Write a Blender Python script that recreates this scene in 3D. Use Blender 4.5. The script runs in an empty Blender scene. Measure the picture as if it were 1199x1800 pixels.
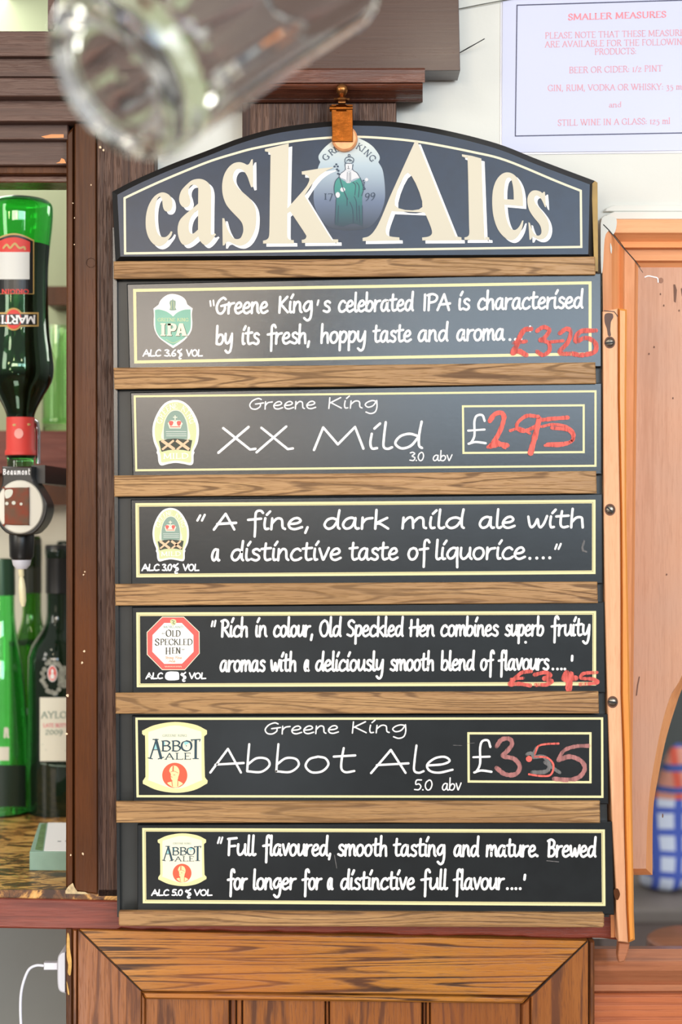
import bpy, bmesh, math, random
from mathutils import Vector, Matrix
from mathutils.geometry import tessellate_polygon
random.seed(7)
S0 = 0.0006          # metres per photograph pixel on the board's plane
D = 1.6              # camera to board
CZ = 1.5             # camera height
sc = bpy.context.scene
C = sc.collection

# ---------------------------------------------------------------- camera, world, lights, exposure
cam_d = bpy.data.cameras.new('camera')
cam = bpy.data.objects.new('camera', cam_d); C.objects.link(cam)
cam.location = (0, -D, CZ); cam.rotation_euler = (math.pi/2, 0, 0)
cam_d.sensor_fit = 'VERTICAL'; cam_d.sensor_height = 36
cam_d.lens = 36*D/(1800*S0)
cam_d.clip_start = 0.05
cam_d.dof.use_dof = True; cam_d.dof.focus_distance = D; cam_d.dof.aperture_fstop = cam_d.lens/14.0
sc.camera = cam
sc.view_settings.view_transform = 'Standard'; sc.view_settings.look = 'None'
sc.view_settings.gamma = 1; sc.view_settings.use_curve_mapping = False
sc.view_settings.exposure = -0.12
sc.cycles.use_denoising = True
sc.cycles.max_bounces = 10; sc.cycles.transmission_bounces = 10; sc.cycles.caustics_refractive = True
w = bpy.data.worlds.new('world'); sc.world = w; w.use_nodes = True
nt = w.node_tree; bg = nt.nodes['Background']
tc = nt.nodes.new('ShaderNodeTexCoord'); sp = nt.nodes.new('ShaderNodeSeparateXYZ')
cr = nt.nodes.new('ShaderNodeValToRGB')
mr = nt.nodes.new('ShaderNodeMapRange'); mr.inputs[1].default_value = -1; mr.inputs[2].default_value = 1
nt.links.new(tc.outputs['Generated'], sp.inputs[0]); nt.links.new(sp.outputs[2], mr.inputs[0])
nt.links.new(mr.outputs[0], cr.inputs[0]); nt.links.new(cr.outputs[0], bg.inputs[0])
cr.color_ramp.elements[0].position = 0.35; cr.color_ramp.elements[0].color = (0.30, 0.27, 0.24, 1)   # dark floor of the room
cr.color_ramp.elements[1].position = 0.62; cr.color_ramp.elements[1].color = (1.0, 0.99, 0.97, 1)    # pale ceiling
bg.inputs[1].default_value = 0.55
def area(name, loc, target, sx, sy, power, col):
    l = bpy.data.lights.new(name, 'AREA'); l.shape = 'RECTANGLE'; l.size = sx; l.size_y = sy
    l.energy = power; l.color = col
    o = bpy.data.objects.new(name, l); C.objects.link(o); o.location = loc
    o.rotation_euler = (Vector(target)-Vector(loc)).to_track_quat('-Z', 'Y').to_euler(); return o
area('window_light', (2.3, -3.4, 2.35), (0, 0, 1.4), 1.8, 1.6, 92, (0.90, 0.95, 1.0))
area('side_fill_light', (-3.2, -2.6, 2.3), (0, 0, 1.5), 1.0, 1.4, 42, (1.0, 0.95, 0.86))  # warm area light added at left for reflections in bottles and brass
area('far_window_light', (1.25, -5.2, 2.26), (0.6, 0, 2.0), 2.4, 0.62, 72, (0.64, 0.82, 1.0))
area('far_warm_wall_light', (-1.05, -5.2, 2.26), (-0.5, 0, 2.0), 2.0, 0.62, 75, (1.0, 0.86, 0.72))
area('back_bar_light', (-0.62, 0.50, 2.25), (-0.5, 0.5, 1.2), 0.5, 0.25, 3.0, (1.0, 0.97, 0.92))
area('under_bar_light', (-0.5, -0.6, 0.75), (-0.35, 0.4, 1.0), 0.3, 0.3, 1.6, (1.0, 0.98, 0.95))
area('far_room_light', (1.6, 1.9, 2.4), (1.2, 1.8, 1.0), 0.8, 0.8, 16, (1.0, 0.96, 0.9))
def bulb(loc, r, e, col):  # unseen bulbs added around the room to give the close tumbler highlights
    l = bpy.data.lights.new('highlight_bulb', 'POINT'); l.shadow_soft_size = r; l.energy = e; l.color = col
    o = bpy.data.objects.new('highlight_bulb', l); C.objects.link(o); o.location = loc
for loc, r, e, col in (((-0.9,-2.6,2.5),.10,9,(1,.82,.55)), ((0.5,-2.9,2.6),.10,9,(1,.85,.6)), ((-0.35,-1.1,2.45),.07,4,(1,.86,.62)),
        ((-1.3,-1.5,2.0),.09,6,(1,.8,.5)), ((0.9,-1.9,2.3),.08,5,(1,.95,.85)), ((-0.85,-0.9,1.62),.05,1.2,(1,.88,.66)), ((-0.2,-2.2,0.9),.08,2,(.8,.9,1)),
        ((-0.75,-0.5,2.05),.07,2.4,(1,.9,.72)), ((0.15,-0.55,2.15),.05,1.0,(1,.9,.72)), ((-1.0,-1.9,1.3),.07,1.6,(1,.86,.6)), ((-0.45,-2.0,1.95),.06,1.6,(1,.95,.9))):
    bulb(loc, r, e, col)

# ---------------------------------------------------------------- helpers
def P(x, y, Y=0.0):
    """point on the plane Y (metres behind the board) that a measured picture point lies on"""
    k = S0*(D+Y)/D
    return Vector(((x-599.5)*k, Y, CZ+(900-y)*k))
def smooth(pts, closed=False, n=6):
    pts = [tuple(p) for p in pts]
    N = len(pts)
    corner = [len(p) > 2 for p in pts]
    q = [(p[0], p[1]) for p in pts]
    if closed and any(corner):
        k = corner.index(True); q = q[k:]+q[:k]+[q[k]]; corner = corner[k:]+corner[:k]+[True]
        loop = False
    elif closed: loop = True
    else: loop = False
    out = []
    M = len(q)
    segs = M if loop else M-1
    for i in range(segs):
        p1 = q[i]; p2 = q[(i+1) % M]
        if loop: p0 = q[(i-1) % M]; p3 = q[(i+2) % M]
        else:
            p0 = q[i-1] if i > 0 and not corner[i] else (2*p1[0]-p2[0], 2*p1[1]-p2[1])
            p3 = q[i+2] if i+2 < M and not corner[i+1] else (2*p2[0]-p1[0], 2*p2[1]-p1[1])
            if corner[i] and corner[i+1]: out.append(p1); continue
        for t in range(n):
            t /= n; a = []
            for j in (0, 1):
                a.append(0.5*(2*p1[j]+(p2[j]-p0[j])*t+(2*p0[j]-5*p1[j]+4*p2[j]-p3[j])*t*t+(3*p1[j]-p0[j]-3*p2[j]+p3[j])*t**3))
            out.append(tuple(a))
    if not loop: out.append(q[-1])
    if closed and not loop: out.pop()
    return out
def inset(poly, d):
    """move every edge of a closed picture polygon inwards by d pixels"""
    A = sum(poly[i-1][0]*poly[i][1]-poly[i][0]*poly[i-1][1] for i in range(len(poly)))
    s = 1 if A > 0 else -1
    out = []
    n = len(poly)
    for i in range(n):
        a, b, c = Vector(poly[i-1]), Vector(poly[i]), Vector(poly[(i+1) % n])
        e1 = (b-a).normalized() if (b-a).length > 1e-6 else (c-b).normalized()
        e2 = (c-b).normalized() if (c-b).length > 1e-6 else e1
        n1 = Vector((-e1.y, e1.x))*s; n2 = Vector((-e2.y, e2.x))*s
        m = n1+n2
        m = m/max(m.length_squared, 0.35)*2
        out.append(tuple(b+m*d))
    return out
STUFF = {'punctuation','chalk_smudge','mitre_joint','crest_lettering','paint_chip','dent','window_print','lettering','strength_lettering','cover_print','crown_velvet','badge_tint','plaster_smear','badge_detail','bust_detail','crest','label_rule','king_cape','badge_lettering','scratch','king_outline','bare_patch','notice_lettering','badge_small_lettering','badge_small_print','badge_script','badge_letters','label_mark','crest_figure'}
class Sh:
    """flat artwork in picture pixels: triangles, each on a small layer number"""
    def __init__(s): s.v = []; s.f = []; s.k = 0
    def poly(s, pts, holes=(), k=None):
        rings = [[Vector((p[0], p[1], 0)) for p in r] for r in [pts]+list(holes)]
        flat = [v for r in rings for v in r]; b = len(s.v); s.k = (s.k+1) % 37
        if k is not None: s.k = k
        s.v += [(v.x, v.y, s.k) for v in flat]
        s.f += [tuple(b+i for i in t) for t in tessellate_polygon(rings)]
        return s
    def ring(s, outer, d):
        return s.poly(outer, [inset(outer, d)])
    def disc(s, x, y, rx, ry=None, n=20, k=None):
        ry = ry or rx
        return s.poly([(x+rx*math.cos(2*math.pi*i/n), y+ry*math.sin(2*math.pi*i/n)) for i in range(n)], k=k)
    def stroke(s, pts, wd, caps=True, jit=0):
        """pen stroke of even or pen-angled width; pieces sit a few microns apart so that none lie in one plane"""
        pts = [p for i, p in enumerate(pts) if i == 0 or (abs(p[0]-pts[i-1][0])+abs(p[1]-pts[i-1][1])) > 1e-4]
        var = callable(wd); w1 = wd(1.5) if var else wd
        tl = sum(math.dist(pts[i], pts[i-1]) for i in range(1, len(pts)))
        if tl < w1*0.5: return s.disc(pts[0][0], pts[0][1], w1*0.62, n=10)
        q0 = random.randrange(18); r0 = None
        rs = [w1/2*(1+jit*random.uniform(-1, 1)) for _ in pts]
        for i in range(len(pts)-1):
            a, b = pts[i], pts[i+1]; l = math.dist(a, b); nx, ny = -(b[1]-a[1])/l, (b[0]-a[0])/l
            ra, rb = (rs[i], rs[i+1]) if not var else (wd(math.atan2(a[1]-b[1], b[0]-a[0]))/2,)*2
            n = len(s.v); k = (q0+i) % 18
            s.v += [(a[0]+nx*ra, a[1]+ny*ra, k), (b[0]+nx*rb, b[1]+ny*rb, k), (b[0]-nx*rb, b[1]-ny*rb, k), (a[0]-nx*ra, a[1]-ny*ra, k)]
            s.f.append((n, n+1, n+2, n+3))
            if i or caps: s.disc(a[0], a[1], min(ra, r0 or ra)*.995, n=8, k=18+(q0+i) % 18)
            r0 = rb
        if caps: s.disc(pts[-1][0], pts[-1][1], r0*.995, n=8, k=18+(q0+len(pts)-1) % 18)
        return s
    def xf(s, fn):
        s.v = [fn(x, y)+(k,) for x, y, k in s.v]; return s
def link(name, me, mat, parent=None):
    o = bpy.data.objects.new(name, me); C.objects.link(o)
    if mat: me.materials.append(mat)
    if parent: o.parent = parent
    return o
def base(o):
    v = Vector((0, 0, 0))
    while o: v += o.location; o = o.parent
    return v
def mesh_obj(name, verts, faces, mat, parent=None, smooth_=False, fix=True):
    off = base(parent)
    me = bpy.data.meshes.new(name)
    me.from_pydata([tuple(Vector(v)-off) for v in verts], [], faces)
    if fix:
        bm = bmesh.new(); bm.from_mesh(me); bmesh.ops.remove_doubles(bm, verts=bm.verts, dist=1e-6)
        bmesh.ops.recalc_face_normals(bm, faces=bm.faces); bm.to_mesh(me); bm.free()
    if smooth_: me.shade_smooth()
    return link(name, me, mat, parent)
def flat(name, sh, Y, mat, parent, wrap=None, th=0.0):
    """flat print laid on a face at depth Y (towards the viewer by a hair per layer)"""
    vs = [(wrap(x, y, k) if wrap else P(x, y, Y)+Vector((0, -k*0.0000025, 0))) for x, y, k in sh.v]
    o = mesh_obj(name, vs, sh.f, mat, parent, fix=False)
    if name in STUFF: o['kind'] = 'stuff'
    me = o.data
    if not wrap:
        me.update()
        if me.polygons:
            fl = [p for p in me.polygons if p.normal.y > 0]
            for p in fl: p.flip()
            me.update()
    return o
class Mb:
    """solid builder in metres"""
    def __init__(s): s.v = []; s.f = []
    def prism(s, poly, Yf, Yb, c=0.0, cp=0.0):
        """board cut to a picture outline: front at Yf, back at Yb; chamfer cp pixels wide, c metres deep"""
        n = len(poly); b = len(s.v)
        rings = []
        if c > 0: rings.append([P(x, y, Yf) for x, y in inset(poly, cp)])
        fr = [P(x, y, Yf+c) for x, y in poly]
        rings.append(fr); rings.append([Vector((v.x, Yb, v.z)) for v in fr])
        for r in rings: s.v += r
        for k in range(len(rings)-1):
            for i in range(n):
                j = (i+1) % n
                s.f.append((b+k*n+i, b+k*n+j, b+(k+1)*n+j, b+(k+1)*n+i))
        for k in (0, len(rings)-1):
            r = [Vector((v.x, v.z, 0)) for v in rings[k]]
            for t in tessellate_polygon([r]): s.f.append(tuple(b+k*n+i for i in t))
        return s
    def box(s, a, c):
        b = len(s.v); (x0, y0, z0), (x1, y1, z1) = a, c
        s.v += [Vector(v) for v in ((x0, y0, z0), (x1, y0, z0), (x1, y1, z0), (x0, y1, z0), (x0, y0, z1), (x1, y0, z1), (x1, y1, z1), (x0, y1, z1))]
        s.f += [tuple(b+i for i in q) for q in ((0, 1, 2, 3), (4, 7, 6, 5), (0, 4, 5, 1), (1, 5, 6, 2), (2, 6, 7, 3), (3, 7, 4, 0))]
        return s
    def lathe(s, prof, o, ax=Vector((0, 0, 1)), n=40, a0=0, a1=2*math.pi):
        ax = Vector(ax).normalized()
        u = ax.orthogonal().normalized() if abs(ax.z) < 0.99 else Vector((1, 0, 0)); vv = ax.cross(u)
        b = len(s.v); full = abs(a1-a0-2*math.pi) < 1e-6; m = n if full else n+1
        for r, h in prof:
            for i in range(m):
                a = a0+(a1-a0)*i/n
                s.v.append(Vector(o)+ax*h+(u*math.cos(a)+vv*math.sin(a))*max(r, 1e-5))
        for k in range(len(prof)-1):
            for i in range(n):
                j = (i+1) % m if full else i+1
                s.f.append((b+k*m+i, b+k*m+j, b+(k+1)*m+j, b+(k+1)*m+i))
        return s
    def tube(s, pts, r, n=12):
        b = len(s.v); pts = [Vector(p) for p in pts]; N = len(pts)
        up = None
        for i, p in enumerate(pts):
            t = (pts[min(i+1, N-1)]-pts[max(i-1, 0)]).normalized()
            if up is None: up = t.orthogonal().normalized()
            up = (up-t*up.dot(t)).normalized(); sd = t.cross(up)
            rr = r[i] if isinstance(r, (list, tuple)) else r
            for k in range(n):
                a = 2*math.pi*k/n; s.v.append(p+(up*math.cos(a)+sd*math.sin(a))*rr)
        for i in range(N-1):
            for k in range(n):
                s.f.append((b+i*n+k, b+i*n+(k+1) % n, b+(i+1)*n+(k+1) % n, b+(i+1)*n+k))
        s.f.append(tuple(range(b, b+n))); s.f.append(tuple(range(b+(N-1)*n, b+N*n)))
        return s
    def make(s, name, mat, parent=None, smooth_=False, sub=0, angle=None, bev=0):
        o = mesh_obj(name, s.v, s.f, mat, parent, smooth_)
        if bev:
            m = o.modifiers.new('bevel', 'BEVEL'); m.width = bev; m.segments = 2; m.limit_method = 'ANGLE'
        if angle: 
            o.data.shade_smooth()
            for e in o.data.edges: pass
            o.data.set_sharp_from_angle(angle=math.radians(angle))
        return o
def empty(name, label, cat, loc, group=None):
    o = bpy.data.objects.new(name, None); C.objects.link(o); o.location = loc
    o['label'] = label; o['category'] = cat; o['kind'] = 'thing'
    if group: o['group'] = group
    return o
def tag(o, label=None, cat=None, kind='thing', group=None):
    if label: o['label'] = label
    if cat: o['category'] = cat
    if kind: o['kind'] = kind
    if group: o['group'] = group
    return o

# ---------------------------------------------------------------- materials
def srgb(c):
    return tuple(((v/255)/12.92 if v/255 <= 0.04045 else ((v/255+0.055)/1.055)**2.4) for v in c)+(1,)
def new_mat(name):
    m = bpy.data.materials.new(name); m.use_nodes = True
    return m, m.node_tree, m.node_tree.nodes['Principled BSDF']
def ramp(nt, fac, stops):
    r = nt.nodes.new('ShaderNodeValToRGB'); e = r.color_ramp.elements
    while len(e) < len(stops): e.new(0.5)
    for i, (p, c) in enumerate(stops):
        e[i].position = p; e[i].color = c if len(c) == 4 else tuple(c)+(1,)
    nt.links.new(fac, r.inputs[0]); return r
def noise(nt, vec, scale, detail=4, dist=0.0, rough=0.5):
    n = nt.nodes.new('ShaderNodeTexNoise'); n.inputs['Scale'].default_value = scale
    n.inputs['Detail'].default_value = detail; n.inputs['Distortion'].default_value = dist; n.inputs['Roughness'].default_value = rough
    nt.links.new(vec, n.inputs['Vector']); return n
def math_n(nt, op, a, b=None, c=None):
    m = nt.nodes.new('ShaderNodeMath'); m.operation = op
    for i, v in enumerate((a, b, c)):
        if v is None: continue
        if isinstance(v, (int, float)): m.inputs[i].default_value = v
        else: nt.links.new(v, m.inputs[i])
    return m.outputs[0]
def mix(nt, fac, a, b, mode='MIX'):
    m = nt.nodes.new('ShaderNodeMix'); m.data_type = 'RGBA'; m.blend_type = mode
    for i, v in ((0, fac), (6, a), (7, b)):
        if isinstance(v, (int, float)): m.inputs[i].default_value = v
        elif isinstance(v, tuple): m.inputs[i].default_value = v
        else: nt.links.new(v, m.inputs[i])
    return m.outputs[2]
def coords(nt, scale=(1, 1, 1), rnd=True):
    t = nt.nodes.new('ShaderNodeTexCoord'); mp = nt.nodes.new('ShaderNodeMapping')
    mp.inputs['Scale'].default_value = scale
    nt.links.new(t.outputs['Object'], mp.inputs['Vector'])
    if rnd:
        oi = nt.nodes.new('ShaderNodeObjectInfo'); v = nt.nodes.new('ShaderNodeVectorMath'); v.operation = 'ADD'
        sc_ = nt.nodes.new('ShaderNodeVectorMath'); sc_.operation = 'SCALE'; sc_.inputs['Scale'].default_value = 1.0
        cx = nt.nodes.new('ShaderNodeCombineXYZ')
        for i, k in enumerate((13.1, 7.7, 29.3)): nt.links.new(math_n(nt, 'MULTIPLY', oi.outputs['Random'], k), cx.inputs[i])
        nt.links.new(mp.outputs[0], v.inputs[0]); nt.links.new(cx.outputs[0], v.inputs[1])
        return v.outputs[0]
    return mp.outputs[0]
def paint(name, col, rough=0.5, spec=0.5, var=0.0, vscale=20, bump=0.0, bscale=200, metallic=0, coat=0, alt=None, coatr=0.15):
    m, nt, b = new_mat(name)
    b.inputs['Base Color'].default_value = srgb(col); b.inputs['Roughness'].default_value = rough
    b.inputs['Specular IOR Level'].default_value = spec; b.inputs['Metallic'].default_value = metallic
    b.inputs['Coat Weight'].default_value = coat; b.inputs['Coat Roughness'].default_value = coatr
    if var or bump:
        v = coords(nt)
        if var:
            n = noise(nt, v, vscale, 5)
            a = srgb(alt) if alt else tuple(x*(1-var) for x in srgb(col)[:3])+(1,)
            r = ramp(nt, n.outputs[0], [(0.35, srgb(col)), (0.7, a)])
            nt.links.new(r.outputs[0], b.inputs['Base Color'])
        if bump:
            n2 = noise(nt, v, bscale, 3); bp = nt.nodes.new('ShaderNodeBump'); bp.inputs['Strength'].default_value = bump
            bp.inputs['Distance'].default_value = 0.001
            nt.links.new(n2.outputs[0], bp.inputs['Height']); nt.links.new(bp.outputs[0], b.inputs['Normal'])
    return m
def wood(name, light, mid, dark, axis='x', across=26, along=2.6, rings=34, pore=0.5, rough=0.45, coat=0.0, bump=0.35, spec=0.4, line=0.5, tint=None, tscale=6, streak=0.5, lw=0.30):
    """timber: thin dark growth lines are level lines of a noise stretched along the grain, over fine streaks and broken pores"""
    m, nt, b = new_mat(name)
    def st(al, ac): return {'x': (al, ac, ac), 'z': (ac, ac, al), 'y': (ac, al, ac)}[axis]
    n = noise(nt, coords(nt, st(along, across)), 1.0, 2.0, 0.15, 0.4)
    s = math_n(nt, 'SINE', math_n(nt, 'MULTIPLY', n.outputs[0], rings*1.6))
    s01 = math_n(nt, 'MULTIPLY_ADD', s, 0.5, 0.5)
    brk = noise(nt, coords(nt, st(22, 260)), 1.0, 3, 0.3, 0.6)
    lines = ramp(nt, math_n(nt, 'ADD', s01, math_n(nt, 'MULTIPLY_ADD', brk.outputs[0], 0.9, -0.45)), [(0.0, (1,1,1,1)), (lw, (0,0,0,1))]).outputs[0]
    fs = noise(nt, coords(nt, st(5, 330)), 1.0, 4, 0.2, 0.65)
    md = noise(nt, coords(nt, st(2.2, 55)), 1.0, 4, 0.4, 0.6)
    pn = noise(nt, coords(nt, st(45, 900)), 1.0, 2, 0.0, 0.6)
    v = math_n(nt, 'ADD', math_n(nt, 'MULTIPLY', fs.outputs[0], 0.5), math_n(nt, 'MULTIPLY', md.outputs[0], 0.5))
    c = ramp(nt, v, [(0.5-0.22/max(streak,.05)*.5, srgb(mid)), (0.5+0.22/max(streak,.05)*.5, srgb(light))])
    ps = math_n(nt, 'MULTIPLY', ramp(nt, pn.outputs[0], [(0.54, (0, 0, 0, 1)), (0.64, (1, 1, 1, 1))]).outputs[0], pore)
    lm = math_n(nt, 'MULTIPLY', lines, line)
    dk = math_n(nt, 'MAXIMUM', lm, math_n(nt, 'MULTIPLY', ps, 0.6))
    col = mix(nt, dk, c.outputs[0], srgb(dark))
    if tint:
        big = noise(nt, coords(nt), tscale, 3)
        col = mix(nt, ramp(nt, big.outputs[0], [(0.42, (0, 0, 0, 1)), (0.68, (1, 1, 1, 1))]).outputs[0], col, mix(nt, 0.5, col, srgb(tint)))
    nt.links.new(col, b.inputs['Base Color'])
    b.inputs['Specular IOR Level'].default_value = spec
    nt.links.new(math_n(nt, 'MULTIPLY_ADD', dk, 0.25, rough), b.inputs['Roughness'])
    b.inputs['Coat Weight'].default_value = coat; b.inputs['Coat Roughness'].default_value = 0.25
    bp = nt.nodes.new('ShaderNodeBump'); bp.inputs['Strength'].default_value = bump; bp.inputs['Distance'].default_value = 0.0008
    h = math_n(nt, 'ADD', math_n(nt, 'MULTIPLY', v, 1.2), math_n(nt, 'MULTIPLY', dk, -0.8))
    nt.links.new(h, bp.inputs['Height']); nt.links.new(bp.outputs[0], b.inputs['Normal'])
    return m
def glass(name, col, rough=0.0, ior=1.5, trans=1.0):
    m, nt, b = new_mat(name)
    b.inputs['Base Color'].default_value = col; b.inputs['Roughness'].default_value = rough
    b.inputs['IOR'].default_value = ior; b.inputs['Transmission Weight'].default_value = trans
    return m
M = {}
M['oak_x'] = wood('oak_rail', (192, 150, 100), (148, 106, 64), (78, 50, 28), 'x', across=26, along=2.0, rings=75, pore=0.7, rough=0.42, bump=0.5, tint=(140, 104, 62), line=.75, lw=.26, streak=.9)
M['cab_x'] = wood('cabinet_oak', (198, 134, 58), (150, 92, 32), (48, 22, 8), 'x', across=34, along=1.0, rings=70, pore=0.6, rough=0.32, coat=0.2, bump=0.4, tint=(176, 100, 48), line=.95, lw=.34)
M['cab_z'] = wood('cabinet_oak_upright', (170, 106, 52), (126, 72, 32), (62, 30, 16), 'z', across=24, along=2.2, rings=24, pore=0.7, rough=0.32, coat=0.2, bump=0.4, tint=(130, 70, 34), line=.8, lw=.3)
M['post'] = wood('dark_post_timber', (92, 52, 24), (60, 32, 14), (48, 26, 18), 'z', across=40, along=1.2, rings=16, pore=0.5, rough=0.36, coat=0.05, spec=0.2, bump=0.6, tint=(108, 56, 18), line=.35)
M['post_worn'] = wood('weathered_post_timber', (102, 74, 60), (58, 36, 28), (48, 32, 28), 'z', across=50, along=1.2, rings=20, pore=0.8, rough=0.42, spec=0.28, bump=1.2, line=.5, streak=1.4)
M['beam'] = wood('dark_beam_timber', (104, 76, 66), (72, 48, 42), (50, 32, 30), 'x', across=40, along=1.2, rings=12, pore=0.4, rough=0.4, coat=0.15, bump=0.9, line=.35)
M['cornice'] = wood('red_brown_cornice', (120, 70, 50), (78, 38, 26), (46, 22, 20), 'x', across=30, along=3, rings=14, pore=0.35, rough=0.26, coat=0.4, bump=1.3, line=.4)
M['fascia'] = wood('smooth_brown_fascia', (80, 54, 42), (64, 42, 34), (62, 42, 36), 'x', across=10, along=1.2, rings=6, pore=0.15, rough=0.27, coat=0.2, bump=0.15, line=.15)
M['pine_z'] = wood('pine_upright', (232, 164, 112), (216, 142, 88), (176, 100, 56), 'z', across=22, along=.6, rings=8, pore=0.2, rough=0.48, bump=0.2, tint=(226, 140, 74), line=.3)
M['pine_x'] = wood('pine_level', (234, 166, 116), (218, 146, 92), (176, 100, 56), 'x', across=22, along=.6, rings=8, pore=0.2, rough=0.48, bump=0.2, tint=(226, 140, 74), line=.3)
M['pine_panel'] = wood('pine_panel', (208, 158, 128), (190, 136, 104), (150, 96, 68), 'z', across=16, along=.7, rings=10, pore=0.35, rough=0.5, bump=0.15, tint=(188, 148, 126), tscale=9, line=.28)
M['batten'] = wood('batten_pine', (240, 188, 146), (224, 160, 116), (180, 108, 68), 'z', across=30, along=1.2, rings=10, pore=0.3, rough=0.55, bump=0.4, line=.3)
M['batten_edge'] = wood('batten_varnished_edge', (240, 164, 78), (220, 134, 50), (160, 84, 34), 'z', across=50, along=1.5, rings=12, pore=0.3, rough=0.35, coat=0.3, bump=0.3, line=.4)
M['red_ledge'] = wood('red_ledge_edge', (150, 68, 46), (100, 38, 26), (70, 30, 26), 'x', across=34, along=2, rings=16, pore=0.4, rough=0.38, coat=0.25, bump=0.8, line=.4)
M['sill'] = wood('sill_timber', (190, 126, 90), (160, 96, 64), (112, 62, 42), 'x', across=50, along=.8, rings=12, pore=0.3, rough=0.3, coat=0.4, bump=0.3, line=.4)
M['shelf_red'] = wood('back_shelf_timber', (134, 66, 50), (104, 44, 34), (64, 26, 22), 'x', across=30, along=2, rings=10, pore=0.3, rough=0.4, line=.3)
M['board'] = paint('black_sign_paint', (30, 34, 36), 0.24, 0.6, 0.25, 60, 0.03, 300)
M['head'] = paint('blue_black_sign_paint', (24, 42, 66), 0.30, 0.42, 0.2, 60, 0.03, 300)
M['backing'] = paint('backing_paint', (40, 42, 40), 0.4, 0.5, 0.3, 30)
M['cream'] = paint('cream_paint', (222, 213, 186), 0.5)
M['line'] = paint('yellow_cream_line', (232, 221, 166), 0.5)
M['white'] = paint('white_paint', (252, 250, 250), 0.5)
M['chalkw'] = paint('off_white_lettering', (248, 244, 240), 0.6)
M['plaster'] = paint('cream_plaster', (219, 219, 212), 0.8, 0.2, 0.08, 5, 0.5, 60)
M['sage'] = paint('sage_back_wall', (176, 186, 152), 0.7, 0.3, 0.1, 3)
M['cream_wall'] = paint('cream_back_wall', (240, 238, 222), 0.7, 0.3)
M['grey_in'] = paint('grey_cavity', (150, 152, 148), 0.7, 0.3, 0.12, 6)  # flat grey puts lens haze into the colour of a dark cavity
M['dark_room'] = paint('far_dark_wall', (88, 92, 90), 0.7, 0.3, 0.3, 2)
M['black'] = paint('black_plastic', (28, 28, 28), 0.35)
M['nearblack'] = paint('dark_gap', (18, 18, 18), 0.6)
M['brass'] = paint('copper_brass', (150, 84, 32), 0.25, metallic=1, var=0.4, vscale=60, bump=0.2, bscale=150)
M['brass_d'] = paint('aged_brass', (150, 100, 58), 0.32, metallic=1)
M['coppad'] = paint('pale_copper', (236, 166, 116), 0.5, metallic=0.35, var=0.2, vscale=150)
M['steel'] = paint('screw_steel', (150, 140, 128), 0.35, metallic=1, var=0.4, vscale=300)
M['rust'] = paint('rusty_screw_rim', (96, 60, 40), 0.6)
M['plastic_w'] = paint('white_plastic', (226, 226, 236), 0.35)
M['red'] = paint('label_red', (228, 70, 62), 0.5)
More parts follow.
